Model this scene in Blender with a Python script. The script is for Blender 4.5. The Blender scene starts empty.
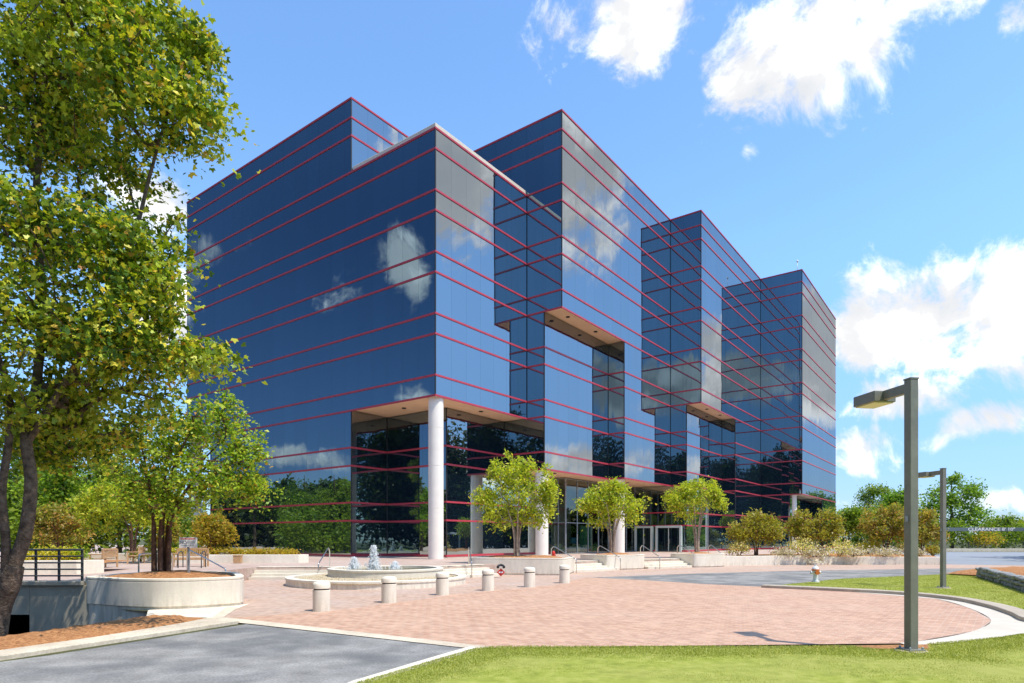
import bpy, bmesh, math, random
import numpy as np
from mathutils import Vector, Matrix
from mathutils.geometry import tessellate_polygon

R = math.radians
scene = bpy.context.scene
COL = scene.collection

# ------------------------------------------------------------------ frame of reference
EYE = 1.92                    # camera height over the drive
F = 4.0                       # storey height
PLZ = EYE - 0.3407 * F        # plaza level
FPX, HOR, CXP = 634.2, 538.5, 512.0
AX, RC, LC = 0.6404, -7.4964, -7.1331
SA, CA = math.sin(AX), math.cos(AX)
SUN_EL = R(64)
SUN_H = Vector((0.82, -0.57)).normalized()
SUN = Vector((SUN_H.x * math.cos(SUN_EL), SUN_H.y * math.cos(SUN_EL), math.sin(SUN_EL)))


def W(r, l):
    """building plan (in storeys) -> world x, y"""
    dr, dl = (r - RC) * F, (l - LC) * F
    return (dr * SA - dl * CA, dr * CA + dl * SA)


def G(px, py, z=0.0):
    """survey helper: sight line met with the level z"""
    Y = FPX * (EYE - z) / (py - HOR)
    return ((px - CXP) * Y / FPX, Y)


def at(px, py, Y):
    return Vector(((px - CXP) * Y / FPX, Y, EYE + (HOR - py) * Y / FPX))


# ------------------------------------------------------------------ object helpers
def tag(o, label=None, cat=None, group=None, kind=None):
    if label: o['label'] = label
    if cat: o['category'] = cat
    if group: o['group'] = group
    if kind: o['kind'] = kind
    return o


def empty(name, loc=(0, 0, 0), rz=0.0):
    o = bpy.data.objects.new(name, None)
    o.empty_display_size = 0.3
    o.location = loc
    o.rotation_euler = (0, 0, rz)
    COL.objects.link(o)
    return o


def link(name, me, m, parent=None, smooth=False):
    o = bpy.data.objects.new(name, me)
    if m is not None and len(me.materials) == 0:
        me.materials.append(m)
    if smooth:
        me.polygons.foreach_set('use_smooth', [True] * len(me.polygons))
    COL.objects.link(o)
    if parent: o.parent = parent
    return o


class MB:
    """collects simple shapes and links them as ONE mesh object"""
    def __init__(s):
        s.v, s.f, s.uv = [], [], {}

    def add(s, vs, fs):
        n = len(s.v)
        s.v += [tuple(p) for p in vs]
        s.f += [tuple(i + n for i in f) for f in fs]

    def box(s, c, d, rz=0.0, rot=None):
        m = rot if rot is not None else Matrix.Rotation(rz, 3, 'Z')
        vs = []
        for z in (-.5, .5):
            for x, y in ((-.5, -.5), (.5, -.5), (.5, .5), (-.5, .5)):
                vs.append(Vector(c) + m @ Vector((x * d[0], y * d[1], z * d[2])))
        s.add(vs, [(3, 2, 1, 0), (4, 5, 6, 7), (0, 1, 5, 4), (1, 2, 6, 5), (2, 3, 7, 6), (3, 0, 4, 7)])
        return s

    def prism(s, poly, z0, z1, top=True, bottom=False, poly2=None):
        n = len(poly)
        p2 = poly2 or poly
        area = sum(poly[i][0] * poly[(i + 1) % n][1] - poly[(i + 1) % n][0] * poly[i][1] for i in range(n))
        if area < 0:
            poly = poly[::-1]; p2 = p2[::-1]
        vs = [(x, y, z0) for x, y in poly] + [(x, y, z1) for x, y in p2]
        fs = [(i, (i + 1) % n, n + (i + 1) % n, n + i) for i in range(n)]
        if top or bottom:
            tri = tessellate_polygon([[Vector((x, y, 0)) for x, y in poly]])
            for t in tri:
                a, b, c = t
                ar = (poly[b][0]-poly[a][0])*(poly[c][1]-poly[a][1])-(poly[c][0]-poly[a][0])*(poly[b][1]-poly[a][1])
                if ar < 0: t = (a, c, b)
                if top: fs.append(tuple(n + i for i in t))
                if bottom: fs.append(tuple(reversed(t)))
        s.add(vs, fs)
        return s

    def tube(s, pts, rad, n=8, cap=True, closed=False):
        pts = [Vector(p) for p in pts]
        k = len(pts)
        rs = rad if hasattr(rad, '__len__') else [rad] * k
        vs, fs = [], []
        up = None
        for i, p in enumerate(pts):
            if closed:
                t = (pts[(i + 1) % k] - pts[i - 1])
            else:
                t = pts[min(i + 1, k - 1)] - pts[max(i - 1, 0)]
            t = t.normalized() if t.length > 1e-9 else Vector((0, 0, 1))
            if up is None:
                up = t.orthogonal().normalized()
            up = (up - t * up.dot(t))
            up = up.normalized() if up.length > 1e-6 else t.orthogonal().normalized()
            b = t.cross(up)
            for j in range(n):
                a = 2 * math.pi * j / n
                vs.append(p + (up * math.cos(a) + b * math.sin(a)) * rs[i])
        for i in range(k if closed else k - 1):
            for j in range(n):
                a, b_ = i * n + j, i * n + (j + 1) % n
                c, d = ((i + 1) % k) * n + (j + 1) % n, ((i + 1) % k) * n + j
                fs.append((a, b_, c, d))
        if cap and not closed:
            fs.append(tuple(reversed(range(n))))
            fs.append(tuple((k - 1) * n + j for j in range(n)))
        s.add(vs, fs)
        return s

    def lathe(s, prof, n=24, c=(0, 0, 0)):
        vs, fs = [], []
        for r, z in prof:
            for j in range(n):
                a = 2 * math.pi * j / n
                vs.append((c[0] + r * math.cos(a), c[1] + r * math.sin(a), c[2] + z))
        for i in range(len(prof) - 1):
            for j in range(n):
                a, b = i * n + j, i * n + (j + 1) % n
                fs.append((a, b, b + n, a + n))
        fs.append(tuple(reversed(range(n))))
        fs.append(tuple((len(prof) - 1) * n + j for j in range(n)))
        s.add(vs, fs)
        return s

    def build(s, name, m, parent=None, smooth=False, bevel=0.0, autosmooth=None):
        me = bpy.data.meshes.new(name)
        me.from_pydata([tuple(v) for v in s.v], [], s.f)
        me.update()
        o = link(name, me, m, parent, smooth)
        if bevel:
            b = o.modifiers.new('edge', 'BEVEL'); b.width = bevel; b.segments = 2; b.limit_method = 'ANGLE'
        if autosmooth:
            me.polygons.foreach_set('use_smooth', [True] * len(me.polygons))
            me.set_sharp_from_angle(angle=R(autosmooth))
        return o


def copy_tree(o, parent=None):
    c = o.copy(); COL.objects.link(c); c.parent = parent
    for ch in list(o.children):
        copy_tree(ch, c)
    return c


def np_mesh(name, V, faces_n, idx):
    """V (n,3), idx flat loop indices, every face with faces_n corners"""
    me = bpy.data.meshes.new(name)
    nf = len(idx) // faces_n
    me.vertices.add(len(V)); me.vertices.foreach_set('co', np.asarray(V, np.float32).ravel())
    me.loops.add(len(idx)); me.loops.foreach_set('vertex_index', np.asarray(idx, np.int32))
    me.polygons.add(nf)
    me.polygons.foreach_set('loop_start', np.arange(0, nf * faces_n, faces_n, dtype=np.int32))
    me.polygons.foreach_set('loop_total', np.full(nf, faces_n, np.int32))
    me.update(calc_edges=True)
    return me


def sheet(name, outer, z, m, holes=(), kind='structure', parent=None):
    loops = [[Vector((x, y, 0)) for x, y in outer]] + [[Vector((x, y, 0)) for x, y in h] for h in holes]
    flat = [p for l in loops for p in l]
    fs = []
    for t in tessellate_polygon(loops):
        a, b, c = [flat[i] for i in t]
        fs.append(tuple(t) if (b - a).cross(c - a).z > 0 else (t[0], t[2], t[1]))
    me = bpy.data.meshes.new(name)
    me.from_pydata([(p.x, p.y, z) for p in flat], [], fs)
    me.update()
    o = link(name, me, m, parent)
    if kind: o['kind'] = kind
    return o


def catmull(pts, per=6, closed=False):
    P = [Vector((p[0], p[1], p[2] if len(p) > 2 else 0)) for p in pts]
    n = len(P); out = []
    rng = range(n if closed else n - 1)
    for i in rng:
        p0 = P[i - 1] if (closed or i > 0) else P[0] * 2 - P[1]
        p1, p2 = P[i], P[(i + 1) % n]
        p3 = P[(i + 2) % n] if (closed or i + 2 < n) else P[-1] * 2 - P[-2]
        for k in range(per):
            t = k / per
            out.append(0.5 * ((2 * p1) + (p2 - p0) * t + (2 * p0 - 5 * p1 + 4 * p2 - p3) * t * t + (3 * p1 - p0 - 3 * p2 + p3) * t ** 3))
    if not closed: out.append(P[-1])
    return out


def xy(pts):
    return [(p.x, p.y) for p in pts]


def offset_line(pts, d):
    """shift an open plan polyline to its right by d"""
    out = []
    n = len(pts)
    for i in range(n):
        a = Vector(pts[max(i - 1, 0)]); b = Vector(pts[i]); c = Vector(pts[min(i + 1, n - 1)])
        d1 = (b - a).normalized() if (b - a).length > 1e-9 else (c - b).normalized()
        d2 = (c - b).normalized() if (c - b).length > 1e-9 else d1
        n1 = Vector((d1.y, -d1.x)); n2 = Vector((d2.y, -d2.x))
        m = (n1 + n2).normalized()
        k = d / max(0.35, m.dot(n1))
        out.append((b.x + m.x * k, b.y + m.y * k))
    return out


# ------------------------------------------------------------------ materials
def new_mat(name):
    m = bpy.data.materials.new(name); m.use_nodes = True
    nt = m.node_tree; nt.nodes.clear()
    return m, nt


def nd(nt, t, **kw):
    n = nt.nodes.new(t)
    for k, v in kw.items():
        if k.startswith('i_'):
            n.inputs[k[2:].replace('_', ' ')].default_value = v
        else:
            setattr(n, k, v)
    return n


def ramp(nt, fac, stops):
    r = nd(nt, 'ShaderNodeValToRGB')
    e = r.color_ramp.elements
    while len(e) > 1: e.remove(e[-1])
    e[0].position, e[0].color = stops[0][0], (*stops[0][1], 1)
    for p, c in stops[1:]:
        x = e.new(p); x.color = (*c, 1)
    if fac is not None: nt.links.new(fac, r.inputs[0])
    return r.outputs[0]


def math_n(nt, op, a, b=None, clamp=False):
    n = nd(nt, 'ShaderNodeMath', operation=op, use_clamp=clamp)
    for i, x in enumerate((a, b)):
        if x is None: continue
        if isinstance(x, (int, float)): n.inputs[i].default_value = x
        else: nt.links.new(x, n.inputs[i])
    return n.outputs[0]


def mixc(nt, fac, a, b, mode='MIX'):
    n = nd(nt, 'ShaderNodeMix', data_type='RGBA', blend_type=mode)
    for s, x in ((n.inputs[0], fac), (n.inputs[6], a), (n.inputs[7], b)):
        if isinstance(x, (int, float)): s.default_value = x
        elif isinstance(x, tuple): s.default_value = (*x[:3], 1)
        else: nt.links.new(x, s)
    return n.outputs[2]


def surface(name, stops, scale=3.0, detail=6, rough=0.75, bump=0.0, bscale=40.0, spec=0.3, metal=0.0, big=0.0, bigscale=0.25, bigcol=(.5, .5, .5), dist=0.02, speck=0.0, sscale=70.0, edge=(.38, .68), grime=0.0):
    """principled surface, colour from layered noise"""
    m, nt = new_mat(name)
    out = nd(nt, 'ShaderNodeOutputMaterial'); p = nd(nt, 'ShaderNodeBsdfPrincipled')
    nt.links.new(p.outputs[0], out.inputs[0])
    tc = nd(nt, 'ShaderNodeTexCoord')
    n1 = nd(nt, 'ShaderNodeTexNoise'); n1.inputs['Scale'].default_value = scale; n1.inputs['Detail'].default_value = detail; n1.inputs['Roughness'].default_value = .62
    nt.links.new(tc.outputs['Object'], n1.inputs['Vector'])
    col = ramp(nt, n1.outputs['Fac'], stops)
    if big:
        n2 = nd(nt, 'ShaderNodeTexNoise'); n2.inputs['Scale'].default_value = bigscale; n2.inputs['Detail'].default_value = 4
        nt.links.new(tc.outputs['Object'], n2.inputs['Vector'])
        f = math_n(nt, 'MULTIPLY', ramp(nt, n2.outputs['Fac'], [(edge[0], (0, 0, 0)), (edge[1], (1, 1, 1))]), big)
        col = mixc(nt, f, col, bigcol)
    if grime:
        sz = nd(nt, 'ShaderNodeSeparateXYZ'); nt.links.new(tc.outputs['Object'], sz.inputs[0])
        gz = nd(nt, 'ShaderNodeMapRange'); nt.links.new(sz.outputs[2], gz.inputs[0])
        gz.inputs[1].default_value = .0; gz.inputs[2].default_value = .38; gz.inputs[3].default_value = 1; gz.inputs[4].default_value = 0
        st = nd(nt, 'ShaderNodeVectorMath', operation='MULTIPLY'); nt.links.new(tc.outputs['Object'], st.inputs[0]); st.inputs[1].default_value = (5, 5, .8)
        n5 = nd(nt, 'ShaderNodeTexNoise'); n5.inputs['Scale'].default_value = 1.6; n5.inputs['Detail'].default_value = 5
        nt.links.new(st.outputs[0], n5.inputs['Vector'])
        gf = math_n(nt, 'MULTIPLY', math_n(nt, 'ADD', math_n(nt, 'MULTIPLY', gz.outputs[0], .9), .28), ramp(nt, n5.outputs['Fac'], [(.42, (0, 0, 0)), (.68, (1, 1, 1))]))
        col = mixc(nt, math_n(nt, 'MULTIPLY', gf, grime, True), col, (.34, .29, .22))
    if speck:
        n4 = nd(nt, 'ShaderNodeTexNoise'); n4.inputs['Scale'].default_value = sscale; n4.inputs['Detail'].default_value = 3
        nt.links.new(tc.outputs['Object'], n4.inputs['Vector'])
        col = mixc(nt, speck, col, ramp(nt, n4.outputs['Fac'], [(.36, (.45, .45, .45)), (.62, (1.15, 1.15, 1.15))]), 'MULTIPLY')
    nt.links.new(col, p.inputs['Base Color'])
    p.inputs['Roughness'].default_value = rough; p.inputs['Metallic'].default_value = metal
    p.inputs['Specular IOR Level'].default_value = spec
    if bump:
        n3 = nd(nt, 'ShaderNodeTexNoise'); n3.inputs['Scale'].default_value = bscale; n3.inputs['Detail'].default_value = 5
        nt.links.new(tc.outputs['Object'], n3.inputs['Vector'])
        b = nd(nt, 'ShaderNodeBump'); b.inputs['Strength'].default_value = bump; b.inputs['Distance'].default_value = dist
        nt.links.new(n3.outputs['Fac'], b.inputs['Height']); nt.links.new(b.outputs[0], p.inputs['Normal'])
    return m


def tone(c, a=.14):
    return [(.3, tuple(x * (1 - a) for x in c)), (.7, tuple(min(1, x * (1 + a)) for x in c))]


def leaf_mat(name, stops, trans=.42, clump=None, cscale=.6):
    m, nt = new_mat(name)
    out = nd(nt, 'ShaderNodeOutputMaterial')
    geo = nd(nt, 'ShaderNodeNewGeometry')
    col = ramp(nt, geo.outputs['Random Per Island'], stops)
    if clump:
        tc = nd(nt, 'ShaderNodeTexCoord')
        n = nd(nt, 'ShaderNodeTexNoise'); n.inputs['Scale'].default_value = cscale; n.inputs['Detail'].default_value = 3
        nt.links.new(tc.outputs['Object'], n.inputs['Vector'])
        f = ramp(nt, n.outputs['Fac'], [(.45, (0, 0, 0)), (.68, (.75, .75, .75))])
        col = mixc(nt, f, col, clump)
    d = nd(nt, 'ShaderNodeBsdfPrincipled'); d.inputs['Roughness'].default_value = .45; d.inputs['Specular IOR Level'].default_value = .35
    nt.links.new(col, d.inputs['Base Color'])
    t = nd(nt, 'ShaderNodeBsdfTranslucent')
    tcol = mixc(nt, 1.0, col, (1.7, 1.75, .7), 'MULTIPLY')
    nt.links.new(tcol, t.inputs[0])
    mx = nd(nt, 'ShaderNodeMixShader'); mx.inputs[0].default_value = trans
    nt.links.new(d.outputs[0], mx.inputs[1]); nt.links.new(t.outputs[0], mx.inputs[2])
    nt.links.new(mx.outputs[0], out.inputs[0])
    return m


def mirror_mat(name, tint, dark=(.004, .008, .014), wob=.006, refl=1.0):
    """coated curtain-wall glass: every pane tilts a hair differently"""
    m, nt = new_mat(name)
    out = nd(nt, 'ShaderNodeOutputMaterial')
    uv = nd(nt, 'ShaderNodeUVMap'); sep = nd(nt, 'ShaderNodeSeparateXYZ')
    nt.links.new(uv.outputs[0], sep.inputs[0])
    u = math_n(nt, 'DIVIDE', sep.outputs[0], 1.52)
    iu = math_n(nt, 'FLOOR', u)
    iv = math_n(nt, 'FLOOR', math_n(nt, 'DIVIDE', sep.outputs[1], 4.0))
    cmb = nd(nt, 'ShaderNodeCombineXYZ'); nt.links.new(iu, cmb.inputs[0]); nt.links.new(iv, cmb.inputs[1])
    wn = nd(nt, 'ShaderNodeTexWhiteNoise', noise_dimensions='2D'); nt.links.new(cmb.outputs[0], wn.inputs['Vector'])
    # bowing across each pane plus a slow waviness
    cen = nd(nt, 'ShaderNodeVectorMath', operation='SUBTRACT'); nt.links.new(wn.outputs['Color'], cen.inputs[0]); cen.inputs[1].default_value = (.5, .5, .5)
    sc = nd(nt, 'ShaderNodeVectorMath', operation='SCALE'); nt.links.new(cen.outputs[0], sc.inputs[0]); sc.inputs['Scale'].default_value = wob
    st = nd(nt, 'ShaderNodeVectorMath', operation='MULTIPLY'); nt.links.new(uv.outputs[0], st.inputs[0]); st.inputs[1].default_value = (.9, .22, 1)
    ns = nd(nt, 'ShaderNodeTexNoise'); ns.inputs['Scale'].default_value = 1.0; ns.inputs['Detail'].default_value = 2
    nt.links.new(st.outputs[0], ns.inputs['Vector'])
    c2 = nd(nt, 'ShaderNodeVectorMath', operation='SUBTRACT'); nt.links.new(ns.outputs['Color'], c2.inputs[0]); c2.inputs[1].default_value = (.5, .5, .5)
    s2 = nd(nt, 'ShaderNodeVectorMath', operation='SCALE'); nt.links.new(c2.outputs[0], s2.inputs[0]); s2.inputs['Scale'].default_value = wob * 2.2
    geo = nd(nt, 'ShaderNodeNewGeometry')
    a1 = nd(nt, 'ShaderNodeVectorMath', operation='ADD'); nt.links.new(geo.outputs['Normal'], a1.inputs[0]); nt.links.new(sc.outputs[0], a1.inputs[1])
    a2 = nd(nt, 'ShaderNodeVectorMath', operation='ADD'); nt.links.new(a1.outputs[0], a2.inputs[0]); nt.links.new(s2.outputs[0], a2.inputs[1])
    nn = nd(nt, 'ShaderNodeVectorMath', operation='NORMALIZE'); nt.links.new(a2.outputs[0], nn.inputs[0])
    fr = math_n(nt, 'FRACT', u)
    joint = math_n(nt, 'LESS_THAN', fr, .022)
    var = math_n(nt, 'ADD', math_n(nt, 'MULTIPLY', wn.outputs['Value'], .05), .975)
    tc = mixc(nt, 1.0, tint, (1, 1, 1), 'MULTIPLY')
    vv = nd(nt, 'ShaderNodeVectorMath', operation='SCALE'); nt.links.new(tc, vv.inputs[0]); nt.links.new(var, vv.inputs['Scale'])
    col = mixc(nt, math_n(nt, 'MULTIPLY', joint, .22), vv.outputs[0], dark)
    g = nd(nt, 'ShaderNodeBsdfGlossy'); g.inputs['Roughness'].default_value = .012
    nt.links.new(col, g.inputs['Color']); nt.links.new(nn.outputs[0], g.inputs['Normal'])
    # grazing rays reflect more
    lw = nd(nt, 'ShaderNodeLayerWeight'); lw.inputs['Blend'].default_value = .22
    g2 = nd(nt, 'ShaderNodeBsdfGlossy'); g2.inputs['Roughness'].default_value = .012; g2.inputs['Color'].default_value = (.9, .93, .96, 1)
    nt.links.new(nn.outputs[0], g2.inputs['Normal'])
    mx = nd(nt, 'ShaderNodeMixShader'); nt.links.new(math_n(nt, 'MULTIPLY', math_n(nt, 'POWER', lw.outputs['Facing'], 3.0), .55), mx.inputs[0])
    nt.links.new(g.outputs[0], mx.inputs[1]); nt.links.new(g2.outputs[0], mx.inputs[2])
    df = nd(nt, 'ShaderNodeBsdfDiffuse'); df.inputs[0].default_value = (*dark, 1)
    ad = nd(nt, 'ShaderNodeAddShader'); nt.links.new(mx.outputs[0], ad.inputs[0]); nt.links.new(df.outputs[0], ad.inputs[1])
    nt.links.new(ad.outputs[0], out.inputs[0])
    return m


def clear_glass(name, tint=(.55, .68, .62), refl=.16):
    m, nt = new_mat(name)
    out = nd(nt, 'ShaderNodeOutputMaterial')
    t = nd(nt, 'ShaderNodeBsdfTransparent'); t.inputs[0].default_value = (*tint, 1)
    g = nd(nt, 'ShaderNodeBsdfGlossy'); g.inputs['Roughness'].default_value = .01; g.inputs[0].default_value = (.75, .85, .85, 1)
    lw = nd(nt, 'ShaderNodeLayerWeight'); lw.inputs['Blend'].default_value = .35
    mx = nd(nt, 'ShaderNodeMixShader')
    nt.links.new(math_n(nt, 'ADD', math_n(nt, 'MULTIPLY', lw.outputs['Fresnel'], .5), refl, True), mx.inputs[0])
    nt.links.new(t.outputs[0], mx.inputs[1]); nt.links.new(g.outputs[0], mx.inputs[2])
    nt.links.new(mx.outputs[0], out.inputs[0])
    return m


def brick_mat(name, c1, c2, mortar, bw=.24, bh=.12, rz=0.0, big=(.62, .5, .42), bigf=.55):
    m, nt = new_mat(name)
    out = nd(nt, 'ShaderNodeOutputMaterial'); p = nd(nt, 'ShaderNodeBsdfPrincipled')
    nt.links.new(p.outputs[0], out.inputs[0])
    tc = nd(nt, 'ShaderNodeTexCoord'); mp = nd(nt, 'ShaderNodeMapping'); mp.inputs['Rotation'].default_value = (0, 0, rz)
    nt.links.new(tc.outputs['Object'], mp.inputs[0])
    b = nd(nt, 'ShaderNodeTexBrick'); b.inputs['Scale'].default_value = 1
    b.inputs['Brick Width'].default_value = bw; b.inputs['Row Height'].default_value = bh
    b.inputs['Mortar Size'].default_value = .011; b.inputs['Mortar Smooth'].default_value = .3; b.inputs['Bias'].default_value = -.1
    b.inputs['Color1'].default_value = (*c1, 1); b.inputs['Color2'].default_value = (*c2, 1); b.inputs['Mortar'].default_value = (*mortar, 1)
    nt.links.new(mp.outputs[0], b.inputs['Vector'])
    n1 = nd(nt, 'ShaderNodeTexNoise'); n1.inputs['Scale'].default_value = .35; n1.inputs['Detail'].default_value = 7; n1.inputs['Roughness'].default_value = .65
    nt.links.new(tc.outputs['Object'], n1.inputs['Vector'])
    f = math_n(nt, 'MULTIPLY', ramp(nt, n1.outputs['Fac'], [(.4, (0, 0, 0)), (.7, (1, 1, 1))]), bigf)
    col = mixc(nt, f, b.outputs['Color'], big)
    n2 = nd(nt, 'ShaderNodeTexNoise'); n2.inputs['Scale'].default_value = 4.0; n2.inputs['Detail'].default_value = 6
    nt.links.new(tc.outputs['Object'], n2.inputs['Vector'])
    col = mixc(nt, .55, col, ramp(nt, n2.outputs['Fac'], [(.3, (.62, .6, .58)), (.62, (1, 1, 1))]), 'MULTIPLY')
    nt.links.new(col, p.inputs['Base Color']); p.inputs['Roughness'].default_value = .85
    bp = nd(nt, 'ShaderNodeBump'); bp.inputs['Strength'].default_value = .35; bp.inputs['Distance'].default_value = .006
    bp.invert = True
    nt.links.new(b.outputs['Fac'], bp.inputs['Height']); nt.links.new(bp.outputs[0], p.inputs['Normal'])
    return m


M = {}
M['mirror_dark'] = mirror_mat('dim_side_mirror_glass', (.225, .31, .355), wob=.005)  # left faces: their dimmer sky reflection is put into this darker tint
M['mirror'] = mirror_mat('bright_side_mirror_glass', (.305, .335, .35), wob=.006)  # same glass on the right faces, their brighter reflection put into the tint
M['mirror_ground'] = mirror_mat('street_level_mirror_glass', (.42, .50, .49), wob=.003)
M['glass'] = clear_glass('lobby_clear_glass', (.52, .64, .57), .14)
M['red'] = surface('red_painted_aluminium', tone((.47, .045, .07), .12), rough=.38, spec=.5)
M['soffit'] = surface('tan_soffit_panel', tone((.82, .56, .36), .06), scale=1.2, rough=.8)
M['coping'] = surface('pale_stucco_coping', tone((.64, .56, .44), .08), rough=.85)
M['roof'] = surface('grey_roof_membrane', tone((.3, .29, .27)), rough=.9)
M['column'] = surface('pale_pink_limewash', tone((.88, .80, .70), .04), scale=2, rough=.8, bump=.15, bscale=60, big=.3, bigscale=.8, bigcol=(.74, .67, .59))
M['concrete'] = surface('warm_white_concrete', tone((.82, .74, .60), .06), scale=2.5, rough=.85, bump=.2, bscale=70, big=.4, bigscale=.7, bigcol=(.66, .57, .44), speck=.08, sscale=22, edge=(.45, .62), grime=.4)
M['step'] = surface('pale_step_concrete', tone((.75, .67, .53), .1), scale=3, rough=.88, bump=.15, bscale=60, big=.4, bigscale=.5, bigcol=(.58, .50, .40), speck=.12, sscale=20, edge=(.45, .62))
M['kerb'] = surface('sandy_kerb_concrete', tone((.66, .56, .42), .14), scale=4, rough=.9, bump=.25, bscale=60, big=.45, bigscale=.6, bigcol=(.44, .35, .25), speck=.25, sscale=20, edge=(.45, .62))
M['pan'] = surface('grey_gutter_concrete', tone((.60, .53, .43), .10), scale=3, rough=.9, bump=.2, bscale=60, big=.4, bigscale=.7, bigcol=(.48, .42, .33))
M['brownkerb'] = surface('weathered_kerb', tone((.46, .385, .29), .14), scale=5, rough=.9, bump=.25, bscale=60, big=.4, bigscale=.9, bigcol=(.34, .28, .21))
M['asphalt'] = surface('worn_grey_asphalt', tone((.29, .275, .25), .30), scale=1.6, detail=10, rough=.9, bump=.5, bscale=110, big=.6, bigscale=.55, bigcol=(.115, .118, .12), dist=.012, speck=.45, sscale=28, edge=(.46, .60))
M['road'] = surface('pale_blue_grey_asphalt', tone((.27, .29, .32), .12), scale=1.2, rough=.85, bump=.2, bscale=80)
M['darkasphalt'] = surface('dark_patched_asphalt', tone((.085, .09, .098), .25), scale=2, detail=9, rough=.85, bump=.3, bscale=120, dist=.008)
M['brick'] = brick_mat('orange_red_paver', (.58, .335, .215), (.43, .22, .135), (.57, .44, .33), bw=.29, bh=.145, rz=R(38), big=(.58, .39, .28), bigf=.5)
M['brick2'] = brick_mat('dusty_pink_paver', (.55, .365, .26), (.43, .26, .175), (.56, .45, .35), bw=.29, bh=.145, rz=R(38), big=(.52, .40, .34), bigf=.7)
M['paver'] = brick_mat('pale_terrace_paver', (.50, .35, .27), (.46, .31, .24), (.5, .42, .35), bw=.4, bh=.2, rz=R(-50))
M['mulch'] = surface('orange_pine_straw', [(.25, (.17, .065, .024)), (.5, (.47, .21, .08)), (.75, (.70, .37, .16))], scale=14, detail=8, rough=.95, bump=.9, bscale=45, dist=.05)
M['lawn'] = surface('mown_lawn', [(.3, (.18, .22, .03)), (.52, (.30, .33, .055)), (.75, (.43, .42, .12))], scale=5, detail=9, rough=.95, bump=.5, bscale=90, big=.6, bigscale=.5, bigcol=(.36, .34, .10), spec=.1)
M['earth'] = surface('leaf_litter_ground', [(.3, (.05, .05, .02)), (.7, (.12, .12, .04))], scale=1.5, rough=.95)
M['darkwall'] = surface('shade_darkened_concrete_wall', tone((.44, .40, .31), .14), scale=1.5, rough=.9, bump=.2, big=.6, bigscale=.8, bigcol=(.24, .21, .16))  # base colour darkened to carry the dappled tree shade on this wall
M['steel'] = surface('brushed_steel_rail', tone((.62, .62, .60), .05), rough=.28, metal=1.0)
M['darkrail'] = surface('dark_painted_rail', tone((.06, .065, .07), .1), rough=.45)
M['pole'] = surface('olive_bronze_paint', tone((.22, .21, .165), .14), scale=6, detail=9, rough=.45, spec=.5, big=.5, bigscale=2.2, bigcol=(.16, .15, .12))
M['lens'] = surface('yellowed_lens', tone((.72, .66, .30), .08), rough=.3)
M['bark'] = surface('grey_brown_bark', [(.3, (.05, .035, .024)), (.7, (.21, .155, .11))], scale=7, detail=8, rough=.95, bump=1.0, bscale=22, dist=.05)
M['smooth_bark'] = surface('pale_smooth_bark', [(.3, (.20, .13, .085)), (.7, (.50, .40, .30))], scale=6, detail=6, rough=.85, bump=.4, bscale=30)
M['dark_bark'] = surface('dark_rusty_bark', [(.3, (.06, .03, .02)), (.7, (.20, .11, .07))], scale=6, rough=.9, bump=.5, bscale=20)  # dark rusty brown bark of the smaller trees and shrub stems
M['wood'] = surface('oiled_teak', tone((.50, .30, .15), .18), scale=9, rough=.6)
M['white'] = surface('white_sign_paint', tone((.82, .80, .78), .03), rough=.5)
M['signred'] = surface('sign_red', tone((.62, .04, .03), .05), rough=.45)
M['pinkred'] = surface('faded_sign_red', tone((.70, .30, .28), .08), rough=.5)
M['black'] = surface('matt_black', tone((.025, .026, .028)), rough=.55)
M['grey'] = surface('galvanised_grey', tone((.36, .40, .43), .08), rough=.4, metal=.4)
M['clearbar'] = surface('grey_beam_paint', tone((.16, .20, .22), .06), rough=.5)
M['stone'] = surface('grey_fieldstone', [(.3, (.14, .14, .13)), (.7, (.40, .39, .36))], scale=5, rough=.9, bump=.6, bscale=14, dist=.03)
M['pebble'] = surface('tan_river_pebbles', [(.3, (.36, .26, .14)), (.6, (.60, .49, .32)), (.8, (.72, .62, .45))], scale=26, detail=4, rough=.8, bump=.9, bscale=26, dist=.04)
M['hyd_white'] = surface('hydrant_silver_white', tone((.72, .72, .70), .08), rough=.4)
M['hyd_orange'] = surface('hydrant_orange', tone((.62, .17, .03), .08), rough=.4)
M['cream'] = surface('cream_upholstery', tone((.66, .62, .40), .08), rough=.8)
M['lime'] = surface('lime_upholstery', tone((.30, .46, .12), .08), rough=.8)
M['blue'] = surface('blue_lamp_shade', tone((.08, .30, .48), .08), rough=.6)
M['inwall'] = surface('lobby_beige_wall', tone((.50, .47, .41), .05), rough=.8)
M['inwood'] = surface('lobby_dark_wood', tone((.16, .07, .035), .15), rough=.5)
M['infloor'] = surface('lobby_stone_floor', tone((.34, .31, .27), .08), rough=.35)
M['teal'] = surface('teal_green_panel', tone((.10, .30, .20), .06), rough=.25)
M['alu'] = surface('pale_green_aluminium', tone((.58, .64, .57), .04), rough=.35)
M['doorglass'] = mirror_mat('dark_door_glass', (.12, .17, .16), wob=.003)
M['dark_void'] = surface('underpass_darkness', tone((.03, .03, .03)), rough=.95)

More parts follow.
